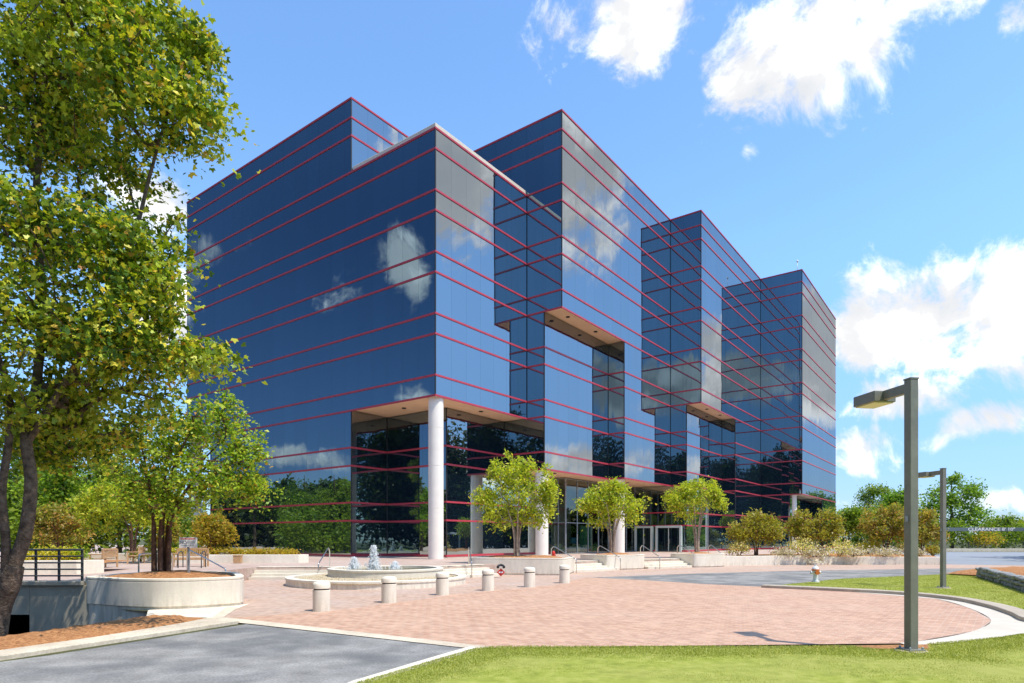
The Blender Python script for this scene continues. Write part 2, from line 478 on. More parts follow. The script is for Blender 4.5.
GREEN = [(0, (.035, .075, .010)), (.45, (.075, .135, .016)), (.8, (.15, .19, .022)), (.93, (.27, .22, .03)), (1, (.30, .13, .03))]
M['lf_maple'] = leaf_mat('maple_leaf', [(0, (.03, .08, .010)), (.32, (.12, .22, .014)), (.66, (.46, .52, .035)), (.93, (.76, .62, .06)), (1, (.48, .20, .04))], clump=(.33, .41, .03), cscale=.45, trans=.24)
M['lf_myrtle'] = leaf_mat('myrtle_leaf', [(0, (.06, .15, .015)), (.5, (.23, .37, .022)), (.85, (.48, .54, .045)), (.97, (.55, .38, .05)), (1, (.46, .16, .04))], clump=(.40, .48, .035), cscale=.9, trans=.32)
M['lf_lime'] = leaf_mat('lime_leaf', [(0, (.10, .18, .016)), (.4, (.33, .42, .03)), (.85, (.60, .60, .06)), (1, (.60, .40, .08))], clump=(.50, .52, .045), cscale=1.2)
M['lf_olive'] = leaf_mat('olive_lime_leaf', [(0, (.15, .17, .02)), (.5, (.34, .31, .045)), (.85, (.46, .39, .07)), (1, (.46, .22, .07))], clump=(.36, .32, .045), cscale=1.2)
M['lf_dark'] = leaf_mat('dark_wood_leaf', [(0, (.03, .07, .014)), (.6, (.075, .145, .02)), (1, (.16, .23, .03))], clump=(.12, .19, .022), cscale=.25)
M['lf_mid'] = leaf_mat('mid_wood_leaf', [(0, (.07, .13, .015)), (.6, (.16, .25, .025)), (1, (.30, .36, .045))], clump=(.24, .30, .03), cscale=.3)
M['lf_bright'] = leaf_mat('bright_wood_leaf', [(0, (.08, .16, .015)), (.6, (.18, .31, .03)), (1, (.32, .42, .05))], clump=(.25, .35, .03), cscale=.3)
M['lf_rust'] = leaf_mat('rusty_shrub_leaf', [(0, (.18, .18, .03)), (.5, (.36, .31, .06)), (.8, (.48, .32, .08)), (1, (.56, .25, .10))], clump=(.28, .34, .05), cscale=.9)
M['lf_gold'] = leaf_mat('golden_leaf', [(0, (.20, .19, .02)), (.5, (.44, .36, .04)), (1, (.54, .30, .06))])
M['lf_yellow'] = leaf_mat('yellow_shrub_leaf', [(0, (.30, .30, .02)), (.6, (.52, .46, .025)), (1, (.62, .52, .06))])
M['lf_cream'] = leaf_mat('cream_flower_shrub', [(0, (.25, .29, .05)), (.4, (.55, .50, .18)), (.75, (.78, .68, .42)), (1, (.80, .55, .42))])
M['lf_grey'] = leaf_mat('dry_grey_shrub', [(0, (.26, .21, .15)), (.5, (.55, .47, .36)), (1, (.78, .70, .58))], trans=.25)
M['lf_wood'] = leaf_mat('distant_wood_leaf', [(0, (.012, .03, .008)), (.6, (.04, .075, .016)), (1, (.11, .14, .028))], trans=.3, clump=(.09, .085, .02), cscale=.12)
M['grassblade'] = leaf_mat('grass_blade', [(0, (.20, .24, .03)), (.55, (.37, .39, .065)), (1, (.58, .54, .19))], trans=.3)

# jets
def water_mats():
    m, nt = new_mat('fountain_water')
    out = nd(nt, 'ShaderNodeOutputMaterial'); p = nd(nt, 'ShaderNodeBsdfPrincipled')
    p.inputs['Base Color'].default_value = (.20, .15, .05, 1); p.inputs['Roughness'].default_value = .04; p.inputs['Specular IOR Level'].default_value = .6
    n = nd(nt, 'ShaderNodeTexNoise'); n.inputs['Scale'].default_value = 5; n.inputs['Detail'].default_value = 3
    tc = nd(nt, 'ShaderNodeTexCoord'); nt.links.new(tc.outputs['Object'], n.inputs['Vector'])
    b = nd(nt, 'ShaderNodeBump'); b.inputs['Strength'].default_value = .3; b.inputs['Distance'].default_value = .03
    nt.links.new(n.outputs['Fac'], b.inputs['Height']); nt.links.new(b.outputs[0], p.inputs['Normal'])
    nt.links.new(p.outputs[0], out.inputs[0])
    m2, nt = new_mat('white_spray')
    out = nd(nt, 'ShaderNodeOutputMaterial')
    d = nd(nt, 'ShaderNodeBsdfPrincipled'); d.inputs['Base Color'].default_value = (.97, .98, .98, 1); d.inputs['Roughness'].default_value = .3
    t = nd(nt, 'ShaderNodeBsdfTranslucent'); t.inputs[0].default_value = (.9, .93, .92, 1)
    mx = nd(nt, 'ShaderNodeMixShader'); mx.inputs[0].default_value = .4
    nt.links.new(d.outputs[0], mx.inputs[1]); nt.links.new(t.outputs[0], mx.inputs[2])
    tr = nd(nt, 'ShaderNodeBsdfTransparent'); m3 = nd(nt, 'ShaderNodeMixShader'); m3.inputs[0].default_value = .35
    nt.links.new(mx.outputs[0], m3.inputs[1]); nt.links.new(tr.outputs[0], m3.inputs[2])
    nt.links.new(m3.outputs[0], out.inputs[0])
    return m, m2
M['water'], M['spray'] = water_mats()

# ------------------------------------------------------------------ world: sky with clouds
def build_world():
    w = bpy.data.worlds.new('World'); scene.world = w; w.use_nodes = True
    nt = w.node_tree; nt.nodes.clear()
    out = nd(nt, 'ShaderNodeOutputWorld')
    sky = nd(nt, 'ShaderNodeTexSky', sky_type='NISHITA'); sky.sun_disc = False
    sky.sun_elevation = SUN_EL; sky.sun_rotation = math.atan2(SUN.x, SUN.y)
    sky.altitude = 300; sky.air_density = 1.0; sky.dust_density = .6; sky.ozone_density = 1.6
    skyc = mixc(nt, 1.0, sky.outputs[0], (1.66, 2.10, 2.36), 'MULTIPLY')
    sep = nd(nt, 'ShaderNodeSeparateXYZ'); hz = nd(nt, 'ShaderNodeMapRange', interpolation_type='SMOOTHSTEP')
    tcz = nd(nt, 'ShaderNodeTexCoord'); nt.links.new(tcz.outputs['Generated'], sep.inputs[0]); nt.links.new(sep.outputs[2], hz.inputs[0])
    hz.inputs[1].default_value = 0.0; hz.inputs[2].default_value = .42; hz.inputs[3].default_value = 1; hz.inputs[4].default_value = 0
    skyc = mixc(nt, hz.outputs[0], skyc, mixc(nt, 1.0, skyc, (.46, .47, .60), 'MULTIPLY'))
    # deeper blue a quarter turn from the sun
    tc0 = nd(nt, 'ShaderNodeTexCoord'); dp = nd(nt, 'ShaderNodeVectorMath', operation='DOT_PRODUCT')
    nt.links.new(tc0.outputs['Generated'], dp.inputs[0]); dp.inputs[1].default_value = (-.985, -.17, 0)
    dm = nd(nt, 'ShaderNodeMapRange', interpolation_type='SMOOTHSTEP'); nt.links.new(dp.outputs['Value'], dm.inputs[0])
    dm.inputs[1].default_value = .55; dm.inputs[2].default_value = .93
    dz = nd(nt, 'ShaderNodeMapRange', interpolation_type='SMOOTHSTEP'); nt.links.new(sep.outputs[2], dz.inputs[0])
    dz.inputs[1].default_value = .0; dz.inputs[2].default_value = .50; dz.inputs[3].default_value = .72; dz.inputs[4].default_value = 1.0
    skyc = mixc(nt, math_n(nt, 'MULTIPLY', dm.outputs[0], dz.outputs[0]), skyc, mixc(nt, 1.0, skyc, (.17, .20, .26), 'MULTIPLY'))
    bg1 = nd(nt, 'ShaderNodeBackground'); bg1.inputs[1].default_value = .14
    nt.links.new(skyc, bg1.inputs[0])
    tc = nd(nt, 'ShaderNodeTexCoord')
    V = tc.outputs['Generated']

    def px(x, y):
        return Vector(((x - CXP) / FPX, 1, (HOR - y) / FPX)).normalized()
    B = []   # direction, half width, half height (radians), weight
    for x, y, rx, ry, wt in [(556, 38, 44, 34, .78), (655, 24, 78, 56, .92), (800, 40, 110, 80, 1.0), (722, 16, 66, 40, .72), (905, 4, 90, 36, .9), (1024, 10, 30, 28, .8), (750, 150, 14, 20, .6),
                             (900, 316, 84, 60, 1.15), (1010, 302, 70, 46, 1.1), (868, 352, 52, 32, .8), (888, 403, 84, 30, 1.0), (1000, 420, 70, 28, 1), (866, 448, 62, 44, .95), (925, 440, 40, 24, .7),
                             (940, 502, 150, 24, .6), (150, 198, 76, 40, 1), (180, 315, 50, 84, .9), (60, 120, 60, 40, .4), (800, 300, 30, 14, .45)]:
        B.append((px(x, y), rx / FPX, ry / FPX, wt))
    for d, rx, ry, wt in [((-1.0, -.125, .42), .055, .085, 1.0), ((-1.08, .125, .45), .11, .06, .66), ((-1.04, -.03, .38), .10, .05, .62), ((-1.1, .25, .40), .10, .08, .7), ((-1.0, -.14, .22), .06, .03, .75), ((-1.0, .0, .12), .2, .03, .7),
                          ((.98, .19, .57), .13, .15, 1.25), ((.93, .385, .60), .11, .17, 1.2), ((.95, .32, .115), .45, .045, .95), ((.82, .74, .27), .24, .13, 1.5),
                          ((-.88, -.55, .25), .16, .06, 1.0), ((-.27, -1.0, .245), .20, .055, 1.15), ((-.10, -1.0, .27), .12, .05, 1.0), ((-.89, -.42, .50), .06, .05, 1.0), ((.9, -.3, .4), .25, .2, .9)]:
        B.append((Vector(d).normalized(), rx, ry, wt))
    # blob mask
    mask = None
    for d, rx, ry, wt in B:
        side = Vector((d.y, -d.x, 0)).normalized(); up = side.cross(d).normalized()
        s = nd(nt, 'ShaderNodeVectorMath', operation='SUBTRACT'); nt.links.new(V, s.inputs[0]); s.inputs[1].default_value = d
        a = nd(nt, 'ShaderNodeVectorMath', operation='DOT_PRODUCT'); nt.links.new(s.outputs[0], a.inputs[0]); a.inputs[1].default_value = side / rx
        b = nd(nt, 'ShaderNodeVectorMath', operation='DOT_PRODUCT'); nt.links.new(s.outputs[0], b.inputs[0]); b.inputs[1].default_value = up / ry
        c = nd(nt, 'ShaderNodeVectorMath', operation='DOT_PRODUCT'); nt.links.new(s.outputs[0], c.inputs[0]); c.inputs[1].default_value = d * 2
        cb = nd(nt, 'ShaderNodeCombineXYZ')
        for i, q in enumerate((a, b, c)): nt.links.new(q.outputs['Value'], cb.inputs[i])
        ln = nd(nt, 'ShaderNodeVectorMath', operation='LENGTH'); nt.links.new(cb.outputs[0], ln.inputs[0])
        mr = nd(nt, 'ShaderNodeMapRange', interpolation_type='SMOOTHSTEP'); nt.links.new(ln.outputs['Value'], mr.inputs[0])
        mr.inputs[1].default_value = 0.0; mr.inputs[2].default_value = 1.45; mr.inputs[3].default_value = wt; mr.inputs[4].default_value = 0
        mask = mr.outputs[0] if mask is None else math_n(nt, 'MAXIMUM', mask, mr.outputs[0])

    def noise(vec, sc, det):
        n = nd(nt, 'ShaderNodeTexNoise'); n.inputs['Scale'].default_value = sc; n.inputs['Detail'].default_value = det
        n.inputs['Roughness'].default_value = .66; n.inputs['Distortion'].default_value = .35
        nt.links.new(vec, n.inputs['Vector'])
        return n.outputs['Fac']
    n0 = noise(V, 8.5, 12)
    sh = nd(nt, 'ShaderNodeVectorMath', operation='ADD'); nt.links.new(V, sh.inputs[0]); sh.inputs[1].default_value = (.008, -.006, .028)
    n1 = noise(sh.outputs[0], 8.5, 12)
    sh2 = nd(nt, 'ShaderNodeVectorMath', operation='ADD'); nt.links.new(V, sh2.inputs[0]); sh2.inputs[1].default_value = (.016, -.012, .055)
    m0 = noise(V, 7.5, 2.5); m1 = noise(sh2.outputs[0], 7.5, 2.5)
    thr = math_n(nt, 'SUBTRACT', .74, math_n(nt, 'MULTIPLY', mask, .41))
    dens = math_n(nt, 'SUBTRACT', n0, thr)
    al = nd(nt, 'ShaderNodeMapRange', interpolation_type='SMOOTHSTEP'); nt.links.new(dens, al.inputs[0])
    al.inputs[1].default_value = -.035; al.inputs[2].default_value = .15
    dens1 = math_n(nt, 'SUBTRACT', n1, thr)
    lit = nd(nt, 'ShaderNodeMapRange'); nt.links.new(math_n(nt, 'ADD', math_n(nt, 'SUBTRACT', m0, m1), math_n(nt, 'MULTIPLY', math_n(nt, 'SUBTRACT', n0, n1), .5)), lit.inputs[0])
    lit.inputs[1].default_value = -.20; lit.inputs[2].default_value = .17; lit.inputs[3].default_value = .0; lit.inputs[4].default_value = 1
    deep = nd(nt, 'ShaderNodeMapRange'); nt.links.new(dens1, deep.inputs[0])
    deep.inputs[1].default_value = .10; deep.inputs[2].default_value = .32; deep.inputs[3].default_value = 1; deep.inputs[4].default_value = .86
    lum = math_n(nt, 'MULTIPLY', math_n(nt, 'ADD', math_n(nt, 'MULTIPLY', lit.outputs[0], .45), .55), deep.outputs[0], True)
    cc = ramp(nt, lum, [(.1, (.345, .365, .40)), (.45, (.405, .42, .445)), (.72, (.48, .485, .495)), (1.0, (.90, .89, .88))])
    bg2 = nd(nt, 'ShaderNodeBackground'); bg2.inputs[1].default_value = 1.95
    nt.links.new(cc, bg2.inputs[0])
    mx = nd(nt, 'ShaderNodeMixShader'); nt.links.new(al.outputs[0], mx.inputs[0])
    nt.links.new(bg1.outputs[0], mx.inputs[1]); nt.links.new(bg2.outputs[0], mx.inputs[2])
    nt.links.new(mx.outputs[0], out.inputs[0])
build_world()

sun = bpy.data.lights.new('sun', 'SUN'); sun.energy = 5.0; sun.angle = R(.53); sun.color = (1, .945, .85)
so = bpy.data.objects.new('sun', sun); COL.objects.link(so)
so.rotation_euler = SUN.to_track_quat('Z', 'Y').to_euler()
so.location = (20, -15, 60)

cam = bpy.data.cameras.new('camera'); co = bpy.data.objects.new('camera', cam); COL.objects.link(co)
co.location = (0, 0, EYE); co.rotation_euler = (R(90), 0, 0)
cam.sensor_width = 36; cam.lens = FPX / 1024 * 36
cam.shift_y = (HOR - 341.5) / 1024; cam.clip_end = 3000
scene.camera = co
scene.view_settings.view_transform = 'Standard'; scene.view_settings.look = 'None'
scene.view_settings.exposure = 0; scene.view_settings.gamma = 1
scene.cycles.max_bounces = 8; scene.cycles.transparent_max_bounces = 12; scene.cycles.glossy_bounces = 5
scene.cycles.sample_clamp_indirect = 6

# ------------------------------------------------------------------ office building
L1, L2 = 2.093, 8.127
r1, p2 = 2.56, .80
r2, p3 = 7.67, 1.585
r3, p4 = 12.80, 2.775
r4 = 18.13
p2b, r2b = .407, 5.117
p3b, r3b = 1.217, 10.31
p4b, r4b = 2.437, 15.7
rb, lcc = .86, .55
lob_r, lob_l = 4.27, .18
nl, nr = L2 - 1.1, .86


def build_office():
    root = empty('office_building', (*W(0, 0), PLZ))
    tag(root, 'stepped mirror glass office block with thin red horizontal bands', 'office building')
    org = Vector((*W(0, 0), PLZ))

    def P3(r, l, z):
        x, y = W(r, l)
        return Vector((x, y, PLZ + z * F)) - org

    BACK = [(r4, L2)]
    full = [(0, L2), (0, 0), (r1, 0), (r1, -p2), (r2, -p2), (r2, -p3), (r3, -p3), (r3, -p4), (r4, -p4)]
    z3 = [(0, L2), (0, 0), (r1, 0), (r1, -p2b), (r2b, -p2b), (r2b, -p2), (r2, -p2), (r2, -p3), (r3, -p3), (r3, -p4), (r4, -p4)]
    z2 = [(0, L2), (0, 0), (r1, 0), (r1, -p2b), (r2b, -p2b), (r2b, -p2), (r2, -p2), (r2, -p3b), (r3b, -p3b), (r3b, -p3), (r3, -p3), (r3, -p4), (r4, -p4)]
    z1 = [(nr, L2), (nr, nl), (0, nl), (0, L1), (rb, L1), (rb, lcc), (r1, lcc), (r1, -p2b), (r2b, -p2b), (r2b, -p2), (r2, -p2), (r2, -p3b), (r3b, -p3b), (r3b, -p3), (r3, -p3), (r3, -p4), (r4, -p4)]
    z0a = [(nr, L2), (nr, nl), (0, nl), (0, L1), (rb, L1), (rb, lcc), (lob_r, lcc)]
    z0l = [(lob_r, lcc), (lob_r, lob_l), (r2, lob_l)]
    z0d = [(r2, lob_l), (r2, -p3b)]
    z0b = [(r2, -p3b), (r3b, -p3b), (r3b, -p3), (r3, -p3), (r3, -p4b), (r4b, -p4b), (r4b, -p4), (r4, -p4)]
    z0 = z0a + z0l[1:] + z0d[1:] + z0b[1:]
    z5 = [(0, L2), (0, L1), (r1, L1), (r1, -p2), (r2, -p2), (r2, -p3), (r3, -p3), (r3, -p4), (r4, -p4)]
    LV = [0, 1.665, 2.665, 3.665, 4.665, 6.99, 8.345]

    def walls(name, lines, mats):
        """mirror walls; each run is (polyline, z0, z1)"""
        vs, fs, uvs, mi = [], [], [], []
        for line, za, zb in lines:
            for (a, b) in zip(line[:-1], line[1:]):
                k = len(vs)
                vs += [P3(*a, za), P3(*b, za), P3(*b, zb), P3(*a, zb)]
                # travel runs with the outside on the right, so reverse for outward normals
                fs.append((k, k + 1, k + 2, k + 3))
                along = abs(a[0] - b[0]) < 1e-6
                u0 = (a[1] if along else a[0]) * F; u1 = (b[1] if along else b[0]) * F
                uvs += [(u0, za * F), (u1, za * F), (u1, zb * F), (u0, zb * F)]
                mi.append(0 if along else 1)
        me = bpy.data.meshes.new(name); me.from_pydata(vs, [], fs)
        ul = me.uv_layers.new(name='UVMap')
        for i, q in enumerate(uvs): ul.data[i].uv = q
        for m in mats: me.materials.append(m)
        me.polygons.foreach_set('material_index', mi)
        me.update()
        return link(name, me, None, root)
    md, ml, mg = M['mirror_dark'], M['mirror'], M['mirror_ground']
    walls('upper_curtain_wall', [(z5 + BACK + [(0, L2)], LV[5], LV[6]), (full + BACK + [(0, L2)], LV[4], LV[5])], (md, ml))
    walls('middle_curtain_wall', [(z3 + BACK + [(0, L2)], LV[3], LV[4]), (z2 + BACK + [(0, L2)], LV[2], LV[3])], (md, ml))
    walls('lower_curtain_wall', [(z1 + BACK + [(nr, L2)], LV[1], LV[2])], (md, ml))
    walls('street_level_glass', [(z0a, 0, LV[1]), (z0d, 0, LV[1]), (z0b + BACK + [(nr, L2)], 0, LV[1])], (mg, mg))

    # soffits and roofs
    def cap(name, poly, z, m, dz=0.0):
        pts = [P3(r, l, z) + Vector((0, 0, dz)) for r, l in poly]
        me = bpy.data.meshes.new(name)
        tri = tessellate_polygon([[Vector((p.x, p.y, 0)) for p in pts]])
        me.from_pydata(pts, [], [tuple(t) for t in tri]); me.update()
        return link(name, me, m, root)
    cap('soffit', z1 + BACK, LV[1], M['soffit'], .05)
    cap('soffit', z2 + BACK, LV[2], M['soffit'], .05)
    cap('soffit', z3 + BACK, LV[3], M['soffit'], .05)
    cap('soffit', full + BACK, LV[4], M['soffit'], .05)
    cap('roof', full + BACK, LV[5], M['roof'], -.03)
    cap('roof', z5 + BACK, LV[6], M['roof'], -.03)

    # red bands
    def band(line, z, h=.125, out=.05, name='red_band', dz=0.0):
        ln = offset_line(line, out / F); li = offset_line(line, -.03 / F)
        zc = z * F + dz
        vs, fs = [], []
        for (a, b) in zip(li, ln):
            pa, pb = P3(*a, 0), P3(*b, 0)
            vs += [pa + Vector((0, 0, zc - h / 2)), pb + Vector((0, 0, zc - h / 2)), pb + Vector((0, 0, zc + h / 2)), pa + Vector((0, 0, zc + h / 2))]
        n = len(li)
        for i in range(n - 1):
            k = i * 4
            for j in range(4):
                fs.append((k + j, k + (j + 1) % 4, k + 4 + (j + 1) % 4, k + 4 + j))
        fs.append((3, 2, 1, 0)); fs.append(tuple((n - 1) * 4 + j for j in range(4)))
        mb.add(vs, fs)
    for k in range(1, 9):
        for z, nm in ((k - .005, 'top'), (k - .335, 'low')):
            mb = MB()
            if z < 1.6:
                band(z0a, z); band(z0d, z); band(z0b, z)
            elif z < 1.68:
                band(z1, z)
            elif z < 2.6: band(z1, z)
            elif z < 2.7: band(z2, z)
            elif z < 3.6: band(z2, z)
            elif z < 3.7: band(z3, z)
            elif z < 4.6: band(z3, z)
            elif z < 7.0: band(full, z)
            else: band(z5, z)
            mb.build('red_band', M['red'], root)
    mb = MB(); band(z5, 8.345); mb.build('red_band', M['red'], root)
    mb = MB()
    for ln in (z0a, z0d, z0b): band(ln, .03, h=.16, out=.06)
    mb.build('red_base_band', M['red'], root)

    # dark corner seams
    for line, za, zb in ((z5, LV[5], LV[6]), (full, LV[4], LV[5]), (z3, LV[3], LV[4]), (z2, LV[2], LV[3]), (z1, LV[1], LV[2]), (z0a, 0, LV[1]), (z0b, 0, LV[1])):
        for q in line[1:-1]:
            a, b = P3(*q, za), P3(*q, zb)
            MB().box((a + b) / 2, (.07, .07, (zb - za) * F - .01), rz=AX).build('corner_seam', M['black'], root)

    # pale parapet on the low front block
    mb = MB()
    par = offset_line([(0, L1 - .02), (0, 0), (r1 - .0, 0)], -.05 / F)
    pin = offset_line([(0, L1 - .02), (0, 0), (r1 - .0, 0)], -.50 / F)
    plan = [P3(*q, 0) for q in par] + [P3(*q, 0) for q in reversed(pin)]
    mb.prism([(p.x, p.y) for p in plan], LV[5] * F + .06, LV[5] * F + .42, bottom=True)
    mb.build('parapet_coping', M['coping'], root, bevel=.03)

    # columns
    def column(r, l, z, dia=1.0, low=0.0):
        mb = MB(); c = P3(r, l, 0); rad = dia / 2; h = z * F
        prof = [(rad, low)]
        for zz in (3.3, 6.1, 8.6):
            if zz < h - .5: prof += [(rad, zz), (rad - .012, zz + .01), (rad - .012, zz + .04), (rad, zz + .05)]
        prof += [(rad, h)]
        mb.lathe(prof, 40, c)
        return mb.build('column', M['column'], root, autosmooth=35)
    column(.02 + .14, .14, 2.665)
    column(r1 + .12, -.27, 1.665)
    column(r2b + .12, -.62, 1.665, .95)
    column(.14, L2 - .14, 2.665, 1.05)
    column(r3 + .10, -p4b - .10, 1.665, .55)

    # soffit downlights
    for (r, l, z) in ((.45, 1.2, LV[2]), (1.5, .28, LV[2]), (3.1, -.6, LV[4]), (4.2, -.6, LV[4]), (8.6, -1.4, LV[3]), (9.6, -1.4, LV[3]), (3.4, -.1, LV[1]), (6.3, -.3, LV[1])):
        mb = MB(); c = P3(r, l, z); mb.lathe([(.16, .0), (.16, .045)], 16, c); mb.build('downlight', M['black'], root)

    # lobby glazing and the room behind it
    mb = MB()
    hh = LV[1] * F - .02
    for a, b in zip(z0l[:-1], z0l[1:]):
        q = [P3(*a, 0), P3(*b, 0)]
        mb.add([q[0], q[1], q[1] + Vector((0, 0, hh)), q[0] + Vector((0, 0, hh))], [(0, 1, 2, 3)])
    mb.build('lobby_glass', M['glass'], root)
    mb = MB()
    for i in range(0, 8):
        t = i / 7
        c = P3(lob_r + (r2 - lob_r) * t, lob_l, 0); mb.box(c + Vector((0, 0, hh / 2)), (.07 if i % 3 else .12, .09, hh - .02), rz=R(90) - AX)
    for t in (.5,):
        c = P3(lob_r, lob_l + (lcc - lob_l) * t, 0); mb.box(c + Vector((0, 0, hh / 2)), (.09, .07, hh - .02), rz=R(90) - AX)
    for (a, b) in zip(z0l[:-1], z0l[1:]):
        for z in (.06, 2.75, hh - .06):
            c = (P3(*a, 0) + P3(*b, 0)) / 2; d = (P3(*b, 0) - P3(*a, 0))
            mb.box(c + Vector((0, 0, z)), (d.length - .1, .05, .06), rz=math.atan2(d.y, d.x))
    mb.build('lobby_mullion', M['grey'], root)
    # room shell (kept off the glass planes)
    def slab(name, pts, z0, z1, m):
        mb = MB(); q = [P3(*p, 0) for p in pts]
        mb.prism([(p.x, p.y) for p in q], z0, z1, bottom=True)
        return mb.build(name, m, root)
    slab('lobby_floor', [(2.7, lcc + .03), (lob_r + .0, lcc + .03), (lob_r + .02, lob_l + .03), (r2 - .02, lob_l + .03), (r2 - .02, 2.2), (2.7, 2.2)], .012, .03, M['infloor'])
    slab('lobby_back_wall', [(2.7, 2.1), (r2 - .03, 2.1), (r2 - .03, 2.15), (2.7, 2.15)], .04, hh - .05, M['inwall'])
    slab('lobby_side_wall', [(2.70, lcc + .05), (2.74, lcc + .05), (2.74, 2.09), (2.70, 2.09)], .04, hh - .05, M['inwall'])
    slab('lobby_wood_panel', [(3.3, 2.04), (4.6, 2.04), (4.6, 2.09), (3.3, 2.09)], .05, 3.0, M['inwood'])
    slab('lobby_pier', [(4.75, 1.0), (5.0, 1.0), (5.0, 1.25), (4.75, 1.25)], .05, hh - .06, M['inwall'])
    slab('lobby_glass_screen', [(5.85, .75), (6.45, .75), (6.45, .78), (5.85, .78)], .05, 2.6, M['teal'])

    # entrances on the inner corner
    def entrance(l0, l1, side):
        fr = MB(); w = abs(l1 - l0) * F; h = 2.62
        mid = P3(r2, (l0 + l1) / 2, 0); nrm = (P3(r2 - 1, 0, 0) - P3(r2, 0, 0)).normalized(); al = (P3(r2, l1, 0) - P3(r2, l0, 0)).normalized()
        rz = math.atan2(al.y, al.x)
        t = .2
        for s in (-1, 1):
            fr.box(mid + al * s * (w / 2 - t / 2) + nrm * .12 + Vector((0, 0, h / 2 + .02)), (t, .22, h), rz=rz)
        fr.box(mid + nrm * .12 + Vector((0, 0, h - t / 2 + .02)), (w - 2 * t - .006, .20, t), rz=rz)
        f = fr.build('entrance_door', M['alu'], root, bevel=.01)
        g = MB()
        a = mid - al * (w / 2 - t) + nrm * .07; b = mid + al * (w / 2 - t) + nrm * .07
        g.add([a + Vector((0, 0, .06)), b + Vector((0, 0, .06)), b + Vector((0, 0, h - t)), a + Vector((0, 0, h - t))], [(0, 1, 2, 3)])
        go = g.build('door_glass', M['doorglass'], f)
        st = MB()
        st.box(mid + nrm * .10 + Vector((0, 0, (h - t) / 2 + .03)), (.07, .05, h - t - .08), rz=rz)
        st.build('door_stile', M['alu'], f)
        hd = MB(); hp = mid + nrm * .16 + al * .14
        hd.tube([hp + Vector((0, 0, .8)), hp + Vector((0, 0, 1.35))], .022)
        hd.build('handle', M['steel'], f)
    entrance(.165, -.33, 1)
    entrance(-.42, -1.10, 1)

    # little white mast on the far roof corner
    mb = MB(); c = P3(r3 + .1, -p4 + .15, 8.345)
    mb.tube([c, c + Vector((0, 0, 1.2))], .03, 8).lathe([(.05, 1.15), (.10, 1.2), (.12, 1.32), (.08, 1.42), (.03, 1.46)], 14, c)
    mb.build('roof_beacon', M['white'], root, smooth=True)
    return root


office = build_office()

# lobby furniture (seen through the clear glass)
def armchair(loc, rz, m, label):
    e = tag(empty('lounge_armchair', loc, rz), label, 'armchair')
    MB().box((0, 0, .30), (.72, .70, .24)).build('seat', m, e, bevel=.05)
    MB().box((0, .32, .58), (.74, .16, .5), rot=Matrix.Rotation(R(-8), 3, 'X')).build('backrest', m, e, bevel=.05)
    for s in (-1, 1):
        MB().box((s * .40, 0, .38), (.12, .70, .46)).build('armrest', m, e, bevel=.04)
    for sx in (-.32, .32):
        for sy in (-.28, .28):
            MB().tube([(sx, sy, 0), (sx, sy, .19)], .02).build('leg', M['inwood'], e)
    return e
FL = PLZ + .03
def inside(r, l):
    return (*W(r, l), FL)
armchair(inside(4.55, .50), R(30), M['cream'], 'cream lounge armchair in the lobby close to its glass corner')
armchair(inside(5.05, .42), R(-25), M['cream'], 'cream lounge armchair in the lobby beside the blue lamp')
armchair(inside(5.75, .36), R(-60), M['lime'], 'lime green lounge armchair in the lobby before the teal screen')
e = tag(empty('side_table', inside(5.35, .62)), 'small dark side table in the lobby under the blue lamp', 'table')
MB().lathe([(.28, .50), (.29, .53), (.28, .55)], 20).build('tabletop', M['inwood'], e)
MB().lathe([(.16, 0), (.16, .02), (.03, .04), (.03, .50)], 14).build('leg', M['inwood'], e)
x, y, z = inside(5.35, .62)
e = tag(empty('table_lamp', (x, y, z + .55)), 'table lamp with square blue shade on the lobby side table', 'lamp')
MB().lathe([(.10, 0), (.10, .02), (.04, .06), (.06, .2), (.03, .32)], 14).build('lamp_base', M['grey'], e)
MB().prism([(-.3, -.3), (.3, -.3), (.3, .3), (-.3, .3)], .32, .86, bottom=True, poly2=[(-.24, -.24), (.24, -.24), (.24, .24), (-.24, .24)]).build('lamp_shade', M['blue'], e)

# ------------------------------------------------------------------ plants
rng = np.random.default_rng(7)


def leaves_mesh(name, C, L, lobes=1, up=.6, w=.30, seed=1, hang=0.0):
    """leaf-sized faces at points C"""
    g = np.random.default_rng(seed)
    n = len(C)
    nr = g.normal(size=(n, 3)); nr[:, 2] += up * 2; nr /= np.linalg.norm(nr, axis=1)[:, None]
    d = g.normal(size=(n, 3)); d[:, 2] -= hang
    d -= nr * (d * nr).sum(1)[:, None]; d /= np.linalg.norm(d, axis=1)[:, None] + 1e-9
    t = np.cross(nr, d)
    S = L * g.uniform(.6, 1.35, size=(n, 1)); cup = g.uniform(-.05, .26, size=(n, 1))
    per = 1 + 3 * lobes
    V = np.zeros((n, per, 3)); V[:, 0] = C
    idx = []
    base = np.arange(n) * per
    angs = [0.0] if lobes == 1 else [0.0, 1.0, -1.0]
    for k, a in enumerate(angs):
        dd = d * math.cos(a) + t * math.sin(a); tt = -d * math.sin(a) + t * math.cos(a)
        s = S * (1 if k == 0 else .85)
        o = 1 + 3 * k
        V[:, o] = C + dd * s * .45 + tt * s * w + nr * s * cup
        V[:, o + 1] = C + dd * s - nr * s * .10
        V[:, o + 2] = C + dd * s * .45 - tt * s * w + nr * s * cup
        idx.append(np.stack([base, base + o, base + o + 1, base + o + 2], 1))
    I = np.stack(idx, 1).reshape(-1)
    return np_mesh(name, V.reshape(-1, 3), 4, I)


